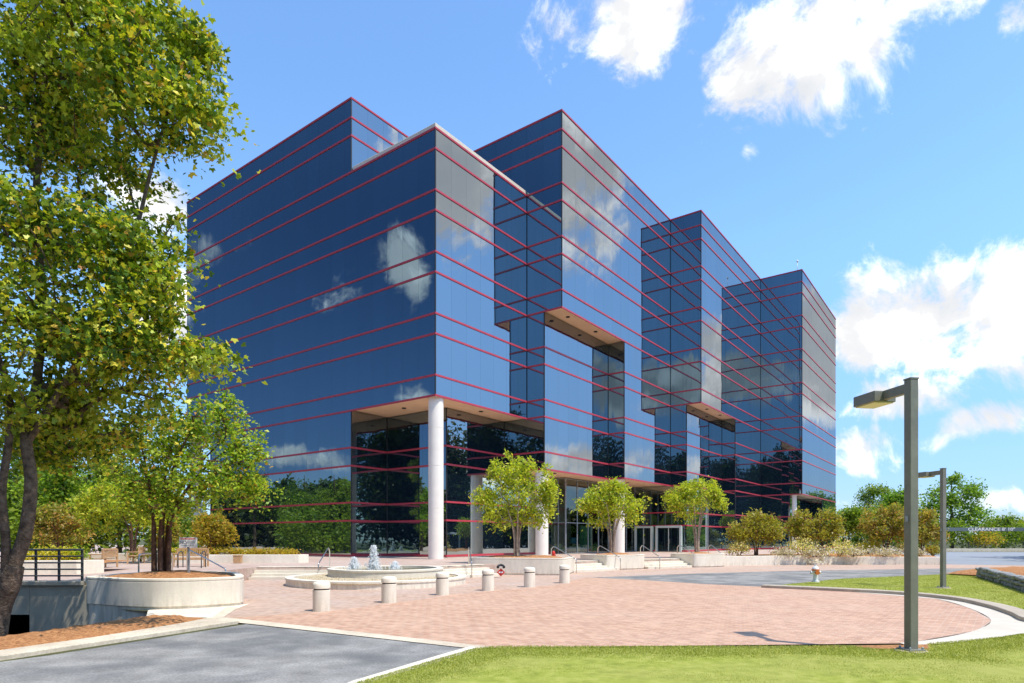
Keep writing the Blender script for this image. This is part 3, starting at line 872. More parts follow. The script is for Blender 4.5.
def grow(seed, trunks, lobes, K, tip=.010, seg=.7, shell=.55):
    """trunk polylines [(pts, r0, r1)], crown lobes [(centre, radii, weight)] -> limbs and leaf cluster points"""
    g = np.random.default_rng(seed)
    pos, par, fixed, tr = [], [], [], []
    for pts, ra, rbb in trunks:
        sm = catmull(pts, 4)
        k0 = len(pos)
        for i, p in enumerate(sm):
            pos.append(np.array(p)); par.append(-1 if i == 0 else len(pos) - 2)
            fixed.append(ra + (rbb - ra) * i / (len(sm) - 1))
        tr.append((k0, len(pos)))
    nt_ = len(pos)
    wts = np.array([l[2] for l in lobes], float); wts /= wts.sum()
    T = []
    for i in g.choice(len(lobes), K, p=wts):
        c, rr, _ = lobes[i]
        v = g.normal(size=3); v /= np.linalg.norm(v); v *= g.uniform(0, 1) ** shell
        T.append(np.array(c) + v * np.array(rr))
    T = np.array(T)
    P = np.array(pos)
    ok = np.arange(nt_) >= 0
    D = np.min(np.linalg.norm(T[:, None] - P[None], axis=2), axis=1)
    cap_ = nt_ + K * 14
    A = np.zeros((cap_, 3)); A[:nt_] = P; cnt = nt_
    low = np.zeros(cap_, bool)
    for (a, b) in tr:          # the lower part of each trunk stays bare
        low[a:a + int((b - a) * .5)] = True
    tips = []
    for ti in np.argsort(D):
        t = T[ti]
        dv = A[:cnt] - t
        dist = np.linalg.norm(dv, axis=1) + np.maximum(0, dv[:, 2]) * 1.5 + low[:cnt] * 3
        j = int(np.argmin(dist)); a = A[j].copy(); v = t - a
        ln = np.linalg.norm(v); m = int(min(12, max(1, round(ln / seg))))
        prev = j
        for q in range(1, m + 1):
            f = q / m
            p = a + v * f + np.array((0, 0, .10 * ln * math.sin(math.pi * f))) + (g.normal(size=3) * .05 * ln * (f < 1) * .6)
            A[cnt] = p; par.append(prev); fixed.append(0); prev = cnt; cnt += 1
        tips.append(prev)
    n = cnt
    num = np.zeros(n)
    for t in tips: num[t] += 1
    for i in range(n - 1, nt_ - 1, -1):
        num[par[i]] += num[i]
    rad = np.maximum(tip * np.sqrt(np.maximum(num, 1)), np.array(fixed))
    for i in range(nt_, n):
        q = par[i]
        rad[i] = min(rad[i], rad[q] * .92) if q >= 0 else rad[i]
    mb = MB()
    for (a, b) in tr:
        mb.tube([A[i] for i in range(a, b)], [max(fixed[i], tip) for i in range(a, b)], 12)
    for i in range(nt_, n):
        q = par[i]
        mb.tube([A[q], A[i]], [rad[i] * 1.12 if q < nt_ else rad[q] * .98, rad[i]], 5 if rad[i] < .05 else 8, cap=False)
    return mb, A[tips]


def cluster_pts(centres, per, spread, seed, flat=.55):
    g = np.random.default_rng(seed)
    n = len(centres)
    sp = spread * g.uniform(.6, 1.35, size=(n, 1, 1))
    o = g.normal(size=(n, per, 3)) * sp
    o[:, :, 2] *= flat
    # each spray droops at its rim
    o[:, :, 2] -= (o[:, :, 0] ** 2 + o[:, :, 1] ** 2) * .25 / np.maximum(sp[:, :, 0], .05)
    return (centres[:, None] + o).reshape(-1, 3)


def tree(name, label, cat, base, trunks, lobes, K, per, spread, leaf, mat, bark, seed, lobes3=False, tip=.010, up=.6, w=.30, group=None, seg=.7, flat=.55, shell=.55, crown='crown'):
    base = Vector(base)
    loc = lambda p: (p[0] - base.x, p[1] - base.y, p[2] - base.z)
    tr = [([loc(p) for p in pts], a, b) for pts, a, b in trunks]
    lb = [(loc(c), rr, wt) for c, rr, wt in lobes]
    mb, tips = grow(seed, tr, lb, K, tip, seg, shell)
    e = tag(empty(name, base), label, cat, group)
    mb.build('trunk', M[bark], e, autosmooth=60)
    C = cluster_pts(tips, per, spread, seed + 1, flat)
    me = leaves_mesh(crown, C, leaf, 3 if lobes3 else 1, up, w, seed + 2)
    link(crown, me, M[mat], e)
    return e


def shrub(name, label, loc, rad, h, mat, n, leaf, seed, cat='shrub', group=None, stems=7):
    """low mound: stems from the ground and leaves through its volume"""
    g = np.random.default_rng(seed)
    e = tag(empty(name, loc), label, cat, group)
    mb = MB(); tips = []
    for i in range(stems * 5):
        a = g.uniform(0, 2 * math.pi); q = math.sqrt(g.uniform(0, 1)) * rad * .85
        zz = h * (1 - .55 * (q / rad) ** 2) * g.uniform(.35, .92)
        p = np.array((q * math.cos(a), q * math.sin(a), zz)); tips.append(p)
        if i < stems: mb.tube([(p[0] * .15, p[1] * .15, -.05), p * .5 + np.array((0, 0, .05)), p], [.025, .015, .008], 5)
    mb.build('stem', M['dark_bark'], e)
    C = cluster_pts(np.array(tips), max(4, n // len(tips)), rad * .20, seed + 3, .8)
    C = C[C[:, 2] > .02]
    link('foliage', leaves_mesh('foliage', C, leaf, 1, .5, .32, seed + 4), M[mat], e)
    return e


# --- big maple over the sunken walk
ZM = 13.0
def mp(x, y, Y=ZM): return at(x, y, Y)
k = ZM / FPX
lb = []
for x, y, rx, ry, dz, rd, wt in [
    (40, 30, 95, 60, 0, 2.4, 1.6), (120, 12, 62, 46, -.5, 1.8, 1.1), (150, 92, 62, 44, -.5, 1.8, 1.1), (60, 120, 85, 55, .5, 2.3, 1.4), (188, 100, 24, 34, -.6, .9, .3), (190, 45, 28, 30, -.4, .9, .3),
    (35, 225, 95, 55, .2, 2.4, 1.5), (115, 255, 58, 42, -.4, 1.7, .9), (150, 290, 38, 30, -.4, 1.1, .4), (55, 320, 105, 52, 0, 2.4, 1.6), (135, 342, 52, 38, -.3, 1.6, .8), (195, 352, 22, 16, -.4, .7, .16), (222, 356, 18, 6, -.3, .3, .05),
    (110, 430, 60, 26, 2.6, 1.4, .7), (60, 445, 50, 22, 2.6, 1.4, .5), (40, 400, 85, 36, .6, 2.2, 1.2), (120, 395, 52, 36, .8, 1.6, .6), (-90, 60, 95, 110, 0, 2.4, .9), (-90, 280, 95, 120, 0, 2.4, .9), (40, -70, 130, 70, .3, 2.8, 1.4), (130, 172, 36, 18, .4, 1.2, .22), (150, 215, 28, 16, 0, .8, .16)]:
    c = at(x, y, ZM + dz)
    lb.append((c, (rx * k, rd, ry * k), wt))
tr = [([at(-18, 690, ZM), at(-6, 615, ZM), at(8, 585, ZM), at(15, 566, ZM)], .33, .165),
      ([at(6, 592, ZM), at(14, 566, ZM), at(26, 530, ZM), at(31, 480, ZM), at(26, 435, ZM), at(36, 390, ZM + .2), at(42, 300, ZM + .3), at(36, 200, ZM + .2), at(44, 90, ZM), at(52, -40, ZM)], .15, .04),
      ([at(4, 592, ZM), at(6, 545, ZM - .1), at(2, 490, ZM - .2), at(9, 440, ZM - .2), at(8, 390, ZM - .1), at(-20, 300, ZM), at(-50, 180, ZM), at(-70, 40, ZM)], .09, .035),
      ([at(29, 440, ZM), at(60, 390, ZM), at(95, 330, ZM - .2), at(130, 250, ZM - .3), at(150, 175, ZM - .4), at(168, 110, ZM - .4)], .07, .022)]
big = tree('maple_tree', 'tall spreading maple with yellowing leaves rising from the sunken walk', 'tree', tuple(at(-18, 690, ZM)), tr, lb, 980, 60, .225, .088, 'lf_maple', 'bark', 11, lobes3=True, tip=.008, w=.36, up=.3)

# --- tree in the round planter
ZB = 19.3; k = ZB / FPX
lb = [(at(x, y, ZB + dz), (rx * k, rd, ry * k), wt) for x, y, rx, ry, dz, rd, wt in [
    (195, 425, 48, 28, 0, 1.3, 1), (245, 450, 26, 24, -.2, .8, .5), (150, 462, 50, 30, 0, 1.4, 1), (210, 478, 55, 26, -.3, 1.3, 1), (118, 440, 30, 32, .2, 1, .5), (252, 486, 18, 16, 0, .6, .25), (165, 500, 50, 16, -.2, 1.1, .5), (225, 405, 22, 14, 0, .6, .25), (170, 440, 40, 30, .5, 1.2, .7)]]
bB = at(161, 580, ZB)
tr = [([bB + Vector((dx, dy, 0)), bB + Vector((dx * 1.05, dy * 1.1, 1.0)), bB + Vector((dx * 1.5 + .05, dy * 1.3, 2.1)), bB + Vector((dx * 4 + .3, dy * 2.5, 3.3)), bB + Vector((dx * 8 + .7, dy * 4, 4.4))], .085, .018)
      for dx, dy in ((-.20, 0), (-.08, .12), (.05, -.12), (.15, .05), (.0, .05), (.24, -.02), (-.14, -.12))]
tree('planter_tree', 'many stemmed leafy green tree growing in the round planter beside the sign', 'tree', tuple(bB), tr, lb, 330, 44, .19, .12, 'lf_myrtle', 'dark_bark', 23, tip=.009)


# --- lime trees in front of the entrances
def vase_tree(label, px, py, Y, crown, stems, seed, K, mat, bark='smooth_bark', leaf=.15, per=34, spike=0, group=None, flare=1.0, spread=.19, name='crape_myrtle_tree', r0=.07):
    b = at(px, py, Y); k = Y / FPX
    lbs = [(at(x, y, Y + dz), (rx * k, rx * k * .8, ry * k), wt) for x, y, rx, ry, dz, wt in crown]
    gg = random.Random(seed * 3)
    c0, r0_, _w = lbs[0]
    for i in range(16):
        a = gg.uniform(-.5, 3.64); f = gg.uniform(.9, 1.2)
        s_ = gg.uniform(.10, .2)
        lbs.append((Vector((c0.x + r0_[0] * f * math.cos(a), c0.y + gg.uniform(-.6, .6) * r0_[1], c0.z + r0_[2] * f * math.sin(a))), (r0_[0] * s_, r0_[0] * s_, r0_[2] * s_ * 1.6), .055))
    top = lbs[0][0]
    H = top.z - b.z
    g = random.Random(seed)
    trs = []
    for i in range(stems):
        a = 2 * math.pi * i / stems + g.uniform(-.3, .3); q = .10 + .04 * g.random()
        d = Vector((math.cos(a), math.sin(a), 0))
        trs.append(([b + d * q, b + d * (q * 1.3) + Vector((0, 0, H * .3)), b + d * (q * 2.4 + .12 * flare) + Vector((0, 0, H * .62)), b + d * (q * 4 + .45 * flare) + Vector((0, 0, H * .95))], r0, .02))
    e = tree(name, label, 'tree', tuple(b), trs, lbs, K, per, spread, leaf, mat, bark, seed, tip=.008, seg=.5, flat=.7, shell=.5, group=group, up=.3, w=.22)
    return e

vase_tree('bushy lime green tree in the planter with the red diamond plate', 517, 556, 34.6,
          [(516, 492, 30, 22, 0, 1), (488, 500, 15, 14, 0, .28), (547, 498, 13, 15, 0, .28), (515, 468, 22, 16, 0, .35), (500, 515, 22, 12, 0, .3), (535, 516, 18, 10, 0, .22), (494, 466, 6, 12, 0, .06), (511, 455, 4, 10, 0, .05), (546, 470, 4, 12, 0, .05), (528, 462, 5, 10, 0, .05)], 5, 31, 290, 'lf_lime', leaf=.18)
vase_tree('small round lime tree with open white stems, on the second planter', 612, 556, 41.0,
          [(612, 502, 24, 16, 0, 1), (590, 504, 13, 11, 0, .3), (636, 502, 12, 11, 0, .3), (612, 488, 18, 9, 0, .3), (600, 520, 12, 7, 0, .15), (632, 516, 10, 6, 0, .12)], 6, 37, 200, 'lf_lime', leaf=.19, flare=1.3)
vase_tree('olive lime tree with a sheaf of pale trunks beside the entrance door', 697, 555, 44.5,
          [(695, 498, 22, 14, 0, 1), (675, 500, 10, 11, 0, .28), (717, 496, 9, 10, 0, .25), (700, 484, 15, 7, 0, .3), (690, 514, 12, 6, 0, .15)], 8, 41, 190, 'lf_lime', leaf=.19, flare=.6)

# --- left-hand small trees beyond the terrace
vase_tree('airy yellow green tree with rusty trunk beyond the wooden benches', 133, 552, 35, [(125, 505, 42, 18, 0, 1), (95, 502, 20, 14, 0, .35), (155, 512, 18, 14, 0, .35), (120, 490, 28, 9, 0, .35), (105, 530, 30, 12, .4, .3)], 4, 51, 240, 'lf_lime', 'dark_bark', leaf=.20, name='garden_tree')
vase_tree('low bronze leaved tree behind the yellow shrubs and railing', 60, 553, 37, [(60, 525, 22, 14, 0, 1), (45, 535, 16, 10, 0, .4), (75, 532, 14, 10, 0, .4)], 4, 57, 120, 'lf_rust', 'dark_bark', leaf=.2, name='garden_tree')
vase_tree('small golden tree beside the low flower bed wall', 212, 553, 36.5, [(214, 531, 15, 13, 0, 1), (204, 534, 6, 8, 0, .3), (226, 534, 7, 9, 0, .3)], 5, 61, 130, 'lf_gold', 'dark_bark', leaf=.18, name='garden_tree')
vase_tree('golden brown tree half hidden behind the white notice', 167, 552, 38, [(167, 530, 9, 11, 0, 1), (162, 538, 7, 7, 0, .3)], 4, 67, 60, 'lf_rust', 'dark_bark', leaf=.19, name='garden_tree')

# --- tall woods behind the terrace: three kinds, copied
def wood_tree(name, label, seed, H, Rr, mat, bark='bark', leaf=.40, K=150, per=48, spread=.62, tops=None):
    g = random.Random(seed)
    lbs = [(Vector((0, 0, H * .62)), (Rr * .8, Rr * .8, H * .24), 1.0)]
    for i in range(9):
        a = g.uniform(0, 6.28); q = Rr * g.uniform(.35, .75); z = H * g.uniform(.30, .88)
        s = Rr * g.uniform(.32, .52) * (1.1 - .4 * z / H)
        lbs.append((Vector((q * math.cos(a), q * math.sin(a), z)), (s, s, s * .75), .35))
    trs = [([Vector((0, 0, -.3)), Vector((.1, 0, H * .25)), Vector((-.1, .1, H * .55)), Vector((0, 0, H * .92))], H * .018 + .05, .05)]
    return tree(name, label, 'tree', (0, 0, 0), trs, lbs, K, per, spread, leaf, mat, bark, seed, tip=.02, seg=1.4, flat=.6)

kinds = [wood_tree('woodland_tree', '', 71, 15, 4.6, 'lf_mid'), wood_tree('woodland_tree', '', 73, 16, 4.8, 'lf_dark'), wood_tree('woodland_tree', '', 79, 12, 4.4, 'lf_bright')]
used = [False] * 3
spots = [  # pixel column, distance, kind, scale, label
    (-70, 44, 0, .62, 'tall mid green tree at the picture edge behind the railing walk'),
    (8, 50, 1, .58, 'tall dark tree seen between the two maple stems'),
    (52, 43, 2, .66, 'bright green tree standing behind the bronze leaved tree'),
    (88, 55, 1, .62, 'dark tree behind the yellow green garden tree'),
    (120, 47, 0, .55, 'shorter mid green tree beyond the side-on wooden bench'),
    (150, 60, 1, .62, 'dark tree seen past the stems of the planter tree'),
    (182, 66, 2, .55, 'green tree close to the far column of the office'),
    (30, 67, 0, 1.05, 'tallest mid green tree of the wood behind the maple'),
]
for px, Y, kd, sc, lab in spots:
    o = kinds[kd] if not used[kd] else copy_tree(kinds[kd])
    used[kd] = True
    o.location = ((px - CXP) * Y / FPX, Y, PLZ); o.rotation_euler.z = px * .13; o.scale = (sc, sc, sc)
    tag(o, lab, 'tree', 'trees of the wood beyond the terrace')

# undergrowth closing the view under the wood
def thicket(name, label, x0, x1, Y0, Y1, h, n, mat, seed, leaf=.3, zb=0.0, pts=None, kind='stuff'):
    g = np.random.default_rng(seed)
    t = g.uniform(0, 1, n)
    if pts is None:
        X = g.uniform(x0, x1, n); Y = g.uniform(Y0, Y1, n)
    else:
        P = np.array(pts); s = t * (len(P) - 1); i = np.minimum(s.astype(int), len(P) - 2); f = (s - i)[:, None]
        Q = P[i] * (1 - f) + P[i + 1] * f
        X = Q[:, 0] + g.normal(size=n) * (x1 - x0); Y = Q[:, 1] + g.normal(size=n) * (Y1 - Y0)
    prof = h * (.62 + .22 * np.sin(X * .55 + Y * .2 + seed) + .16 * np.sin(X * 1.3 - Y * .7) + .12 * np.sin(X * .23 + seed * 2) + .1 * np.sin(Y * .9))
    Z = zb + prof * np.sqrt(g.uniform(0, 1, n))
    C = np.stack([X, Y, Z], 1)
    C = C + g.normal(size=C.shape) * leaf * .5
    o = link(name, leaves_mesh(name, C, leaf, 1, .5, .34, seed + 1), M[mat])
    if kind: o['kind'] = kind
    tag(o, label)
    return o
thicket('undergrowth', 'mass of green undergrowth along the wood edge behind the terrace', -62, -24, 44, 52, 5.0, 26000, 'lf_mid', 83, .34, PLZ)

# --- planting on the right
RS = [  # px, base py, Y, crown list, mat, label
    (756, 556, 47.5, [(757, 529, 20, 12, 0, 1), (742, 532, 9, 8, 0, .3), (772, 531, 9, 8, 0, .3)], 'lf_olive', 'first small bronze tree from the entrance doors, standing alone'),
    (824, 556, 48.0, [(816, 526, 20, 14, 0, 1), (800, 532, 9, 9, 0, .35), (832, 530, 9, 10, 0, .35)], 'lf_olive', 'wide olive bronze tree behind the fire hydrant'),
    (886, 556, 49.5, [(886, 524, 20, 14, 0, 1), (871, 531, 8, 9, 0, .35), (901, 528, 10, 11, 0, .35)], 'lf_rust', 'forked bronze tree just beside the tall lamp post'),
    (921, 556, 51.0, [(920, 528, 18, 14, 0, 1), (934, 532, 9, 10, 0, .3)], 'lf_rust', 'bronze tree between the two lamp posts'),
    (846, 553, 54.0, [(850, 522, 15, 10, 0, 1), (862, 520, 9, 8, 0, .3)], 'lf_mid', 'bronze tree set back behind the cream flowering shrubs'),
]
for i, (px, py, Y, cr, mt, lab) in enumerate(RS):
    vase_tree(lab, px, py, Y, cr, 3 if i != 2 else 4, 91 + i * 3, 150, mt, 'dark_bark', leaf=.22, per=34, group='small trees in the bed beyond the drive', name='bed_tree', r0=.06, spread=.24)
for i, (px, py, Y, rd, h, mt, lab) in enumerate([
    (738, 556, 47.2, .9, 1.25, 'lf_cream', 'cream flowering shrub nearest the entrance steps'),
    (803, 556, 46.6, 1.2, 1.55, 'lf_cream', 'wide cream flowering shrub above the plinth wall end'),
    (839, 556, 46.9, 1.1, 1.5, 'lf_cream', 'cream flowering shrub in line with the hydrant lawn'),
    (872, 555, 50.5, 1.3, 1.5, 'lf_yellow', 'yellow shrub under the forked bronze tree'),
    (906, 555, 50.5, .9, 1.1, 'lf_cream', 'pale shrub half behind the tall lamp post'),
    (782, 557, 46.2, .9, .62, 'lf_grey', 'dry grey shrub beside the chrome stair rail'),
    (815, 557, 46.0, 1.0, .62, 'lf_grey', 'dry grey shrub between two cream ones'),
    (853, 557, 46.4, 1.0, .66, 'lf_grey', 'dry grey shrub under the olive bronze tree'),
    (884, 557, 47.0, 1.1, .60, 'lf_grey', 'dry grey shrub at the foot of the forked tree'),
    (912, 557, 47.6, .9, .60, 'lf_grey', 'dry grey shrub last in the row by the lamp post'),
    (933, 557, 48.5, .55, .85, 'lf_rust', 'round brown clipped shrub at the bed end')]):
    b = at(px, py, Y); z = PLZ + .08
    shrub('flowering_shrub' if mt in ('lf_cream', 'lf_yellow') else 'dry_shrub', lab, (b.x, Y, z), rd, h, mt, 900, .13, 131 + i * 5, group=None)

# far trees on the right
def far_tree(name, label, px, Y, topy, wpx, mat, seed, H0=.1, leaf=.42, K=150, per=44, lobes=None, bark='bark'):
    k = Y / FPX; b = Vector(((px - CXP) * k, Y, 0)); H = EYE + (HOR - topy) * k
    trs = [([b + Vector((0, 0, -.3)), b + Vector((.2, 0, H * .3)), b + Vector((-.2, 0, H * .6)), b + Vector((0, 0, H * .93))], .28, .05)]
    lbs = [(at(x, y, Y + dz), (rx * k, rx * k * .8, ry * k), wt) for x, y, rx, ry, dz, wt in lobes]
    return tree(name, label, 'tree', tuple(b), trs, lbs, K, per, 4.2 * k, leaf, mat, bark, seed, tip=.022, seg=1.5, flat=.55)
far_tree('broadleaf_tree', 'large bright green tree rising behind the shorter lamp post', 952, 100, 471, 60, 'lf_bright', 171, lobes=[(952, 500, 26, 22, 0, 1), (935, 495, 12, 10, 0, .25), (972, 490, 12, 9, 0, .25), (955, 480, 12, 8, 0, .3), (930, 515, 18, 14, 0, .4), (975, 512, 14, 12, 0, .4), (955, 525, 34, 10, 0, .5)])
far_tree('pine_tree', 'thin flat topped pine against the sky beyond the bronze trees', 874, 112, 481, 40, 'lf_mid', 177, lobes=[(876, 490, 16, 4.5, 0, 1), (862, 497, 9, 3.5, 0, .4), (888, 500, 9, 4, 0, .4), (872, 506, 12, 4, 0, .4)], K=80, leaf=.36)
far_tree('broadleaf_tree', 'pale green tree beyond the bronze trees, behind the tall post', 899, 105, 487, 40, 'lf_bright', 181, lobes=[(898, 500, 14, 10, 0, 1), (908, 495, 8, 7, 0, .3), (890, 510, 16, 8, 0, .5)], K=90)
far_tree('broadleaf_tree', 'yellowish tree above the middle of the clearance beam', 1003, 108, 512, 40, 'lf_mid', 187, lobes=[(1003, 524, 18, 9, 0, 1), (990, 530, 14, 8, 0, .4), (1018, 528, 14, 8, 0, .4)], K=100)
far_tree('broadleaf_tree', 'tree beyond the clearance beam at the picture edge', 1040, 104, 512, 40, 'lf_olive', 191, lobes=[(1038, 525, 20, 10, 0, 1), (1024, 530, 10, 8, 0, .4)], K=90)
far_tree('broadleaf_tree', 'low bright green tree between the office corner and the pine', 856, 96, 506, 40, 'lf_bright', 193, lobes=[(858, 515, 20, 8, 0, 1), (842, 522, 14, 8, 0, .4), (880, 518, 14, 7, 0, .4)], K=100)
thicket('hedgerow', 'green scrub along the far side of the road', 0, 1.6, 0, 1.2, 4.6, 26000, 'lf_mid', 197, .34, .3, pts=[(46, 96), (70, 97), (100, 96), (130, 90)])
b = at(985, 548, 94)
shrub('rusty_shrub', 'orange brown dying shrub below the clearance beam', (b.x, 94, .5), 2.2, 3.2, 'lf_gold', 700, .3, 199)

# woods that stand outside the picture and show in the mirror glass
def woods(name, label, pts, sx, sy, h, n, seed, leaf=.85):
    g = np.random.default_rng(seed)
    P = np.array(pts, float); m = len(pts) * 26
    t = np.sort(g.uniform(0, len(P) - 1.001, m)); i = t.astype(int); f = (t - i)[:, None]
    Q = P[i] * (1 - f) + P[i + 1] * f
    Q[:, 0] += g.normal(size=m) * sx; Q[:, 1] += g.normal(size=m) * sy
    H = h * g.uniform(.55, 1.12, m)
    C = []
    per = n // m
    for (x, y, hh) in zip(Q[:, 0], Q[:, 1], H):
        z = hh * g.beta(2.2, 1.5, per); rr = hh * .26 * np.sqrt(np.clip(1.05 - (z / hh), 0, 1)) + .5
        rr = np.where(z < .25 * hh, rr * .8, rr)
        a = g.uniform(0, 6.283, per); q = np.sqrt(g.uniform(0, 1, per)) * rr
        C.append(np.stack([x + q * np.cos(a), y + q * np.sin(a), z], 1))
    C = np.concatenate(C); C += g.normal(size=C.shape) * .35
    o = link(name, leaves_mesh(name, C, leaf, 1, .5, .36, seed + 1), M['lf_wood'])
    o['kind'] = 'stuff'; tag(o, label)
    return o
woods('woodland', 'dark wood mirrored in the broad street side glass', [(-80, 78), (-82, 60), (-82, 40), (-76, 18), (-70, 6)], 5, 5, 11.5, 90000, 211)
woods('woodland', 'dark wood mirrored in the stepped glass bays', [(-66, 0), (-52, -20), (-34, -34), (-14, -40), (10, -42)], 4, 4, 27, 190000, 223)
woods('woodland', 'dark wood low behind the lawn side, mirrored in the bays', [(35, -36), (60, -20), (82, 5), (92, 30), (98, 60)], 5, 5, 10.5, 80000, 225)
woods('woodland', 'tall trees mirrored in the corner recess glass', [(50, 30), (53, 36), (56, 42), (58, 48), (61, 54), (64, 60)], 2.5, 2.0, 21, 64000, 227)
woods('woodland', 'low wood beyond the far road side, mirrored near the ground', [(70, 64), (82, 78), (98, 92), (120, 104)], 3, 3, 8, 50000, 229)

# ------------------------------------------------------------------ ground and paving
HOLE = [(-8.95, 15.75), (-9.35, 13.9), (-9.95, 12.2), (-12.6, 7.0), (-40, 7.0), (-40, 18.3), (-12.3, 18.3), (-11.3, 17.7), (-10.4, 17.2), (-9.6, 16.9)]
sheet('ground', [(-600, -300), (700, -300), (700, 1500), (-600, 1500)], -.02, M['earth'], holes=[HOLE])

# plaza edge (front line of the upper level), travelling with the drive on the right
EDGE = [(-12.2, 30.3), (-8.6, 30.5), (-3.4, 31.2), (-1.0, 33.4), (3.2, 36.8), (6.3, 40.0), (9.0, 41.3), (12.6, 43.9), (15.0, 44.6), (24.0, 47.6), (28.0, 46.9), (31.5, 46.4)]
plaza = EDGE + [(33, 50), (34, 62), (34, 130), (-90, 130), (-90, 18.34), (-12.28, 18.34), (-12.2, 19.4)]
mb = MB(); mb.prism(plaza, -.1, PLZ)
o = mb.build('plaza', M['paver']); o['kind'] = 'structure'
# lower brick
low = [(-13.0, 32.5), (-13, 20), (-8.2, 19.2), (-7.75, 18.0), (-7.15, 15.1), (-.5, 11.15), (7.2, 11.6), (9.7, 13.2), (11.3, 14.9), (12.65, 17.5), (13.5, 20.1), (13.75, 22.4), (12.5, 24.0), (10, 25.2), (14, 29), (20, 33), (28, 38), (45, 43.5), (45, 50), (12, 50)]
sheet('brick_drive', low, 0.0, M['brick2'])
BOLL = [G(321.5, 611), G(389, 602.5), G(442.5, 595), G(488, 590.5), G(529.5, 587), G(564.5, 583)]
court = [(-7.1, 15.05), (-.5, 11.12), (7.2, 11.6), (9.65, 13.2), (11.25, 14.9), (12.6, 17.5), (13.42, 20.1), (13.6, 22.4), (12.3, 23.9), (10, 25.0), (8, 26.7), (5.9, 29.2), (3.6, 30.9), (1.9, 27.2)] + [(x + .25, y - .1) for x, y in reversed(BOLL)]
sheet('brick_court', court, .004, M['brick'])
# asphalt of the drive loop and the road
sheet('drive_asphalt', [(4.0, 31.2), (6.0, 29.4), (8.1, 26.8), (10.1, 25.2), (15.4, 29.9), (19.7, 32.0), (25.4, 34.9), (34, 37.0), (42, 41), (28, 40.6), (20, 38.4), (16.4, 37.4), (10.6, 35.0), (7, 33)], .006, M['asphalt'])
sheet('far_road', [(34, 36.5), (140, 30), (160, 88), (60, 90), (40, 84), (31.7, 60), (31.7, 47.2), (42, 43)], .002, M['road'])
sheet('near_road', [(-60, -20), (-.5, -20), (-.55, 2), (-1.95, 8.43), (-.62, 10.95), (-5.95, 14.2), (-7.6, 10.4), (-8.6, 8.9), (-60, -6)], .002, M['asphalt'])
0 and sheet('asphalt_patch', [(-1.0, 11.05), (-3.4, 12.3), (-5.9, 14.1), (-6.2, 13.2), (-4.2, 11.6), (-2.3, 10.4), (-2.0, 9.0), (-1.8, 9.0)], .006, M['darkasphalt'])
# concrete strips
sheet('planter_apron', [(-9.05, 15.7), (-9.75, 17.0), (-9.2, 17.3), (-8.2, 17.9), (-7.7, 18.6), (-7.2, 15.3)], .007, M['step'])
sheet('concrete_strip', [(-7.3, 15.5), (-7.2, 14.95), (-5.9, 14.22), (-.62, 10.97), (-.35, 11.2), (-5.7, 14.62), (-7.0, 15.4), (-7.6, 17.6), (-8.0, 17.8)], .010, M['kerb'])
# kerb pan at the right of the court
inner = catmull([(13.7, 23.4), (13.45, 20.1), (12.6, 17.5), (11.25, 14.9), (9.63, 13.2), (8.1, 12.1), (7.1, 11.62)], 6)
kerbline = catmull([(9.7, 24.7), (11.6, 23.2), (13.15, 21.6), (13.65, 19.7), (13.15, 17.6), (12.4, 15.8), (11.75, 14.5), (12.0, 13.4), (13.4, 12.2)], 6)
kin = catmull([(10.0, 25.0), (12.0, 23.6), (13.6, 21.6), (14.0, 19.6), (13.55, 17.4), (12.9, 15.8), (12.3, 14.6), (12.4, 13.6), (13.7, 12.5)], 6)
pan = xy(kerbline)[8:] + [(13.2, 11.6), (11.2, 13.0), (10.2, 12.75), (9.2, 12.15), (8.0, 11.62), (7.1, 11.35)] + xy(inner)[::-1][:-6]
sheet('gutter_pan', pan, .008, M['pan'])
thin = [(-.62, 10.9), (-1.0, 10.2), (-1.98, 8.3), (-2.6, 6), (-2.72, 6), (-2.1, 8.34), (-1.12, 10.28), (-.72, 11.02)]
mb = MB(); mb.prism(thin, 0, .05); o = mb.build('lawn_kerb', M['step']); o['kind'] = 'structure'

def smooth_pan(): pass
# right kerb (raised)
mb = MB(); mb.prism(xy(kerbline) + xy(kin)[::-1], -.02, .11)
o = mb.build('kerb', M['brownkerb'], bevel=.02); o['kind'] = 'structure'
# left kerb with gutter
lk = [(-7.35, 15.35), (-7.3, 14.75), (-8.35, 12.6), (-10.2, 9.0), (-11.8, 6.0), (-12.3, 6.0), (-10.65, 9.2), (-8.75, 12.9), (-7.75, 15.0)]
mb = MB(); mb.prism([(-7.15, 15.0), (-6.2, 14.45), (-6.9, 12.8), (-8.1, 10.1), (-9.9, 7.0), (-10.8, 6.6), (-9.0, 9.6), (-7.9, 12.0), (-7.3, 13.9)], -.02, .06)
o = mb.build('kerb_ramp', M['kerb'], bevel=.015); o['kind'] = 'structure'

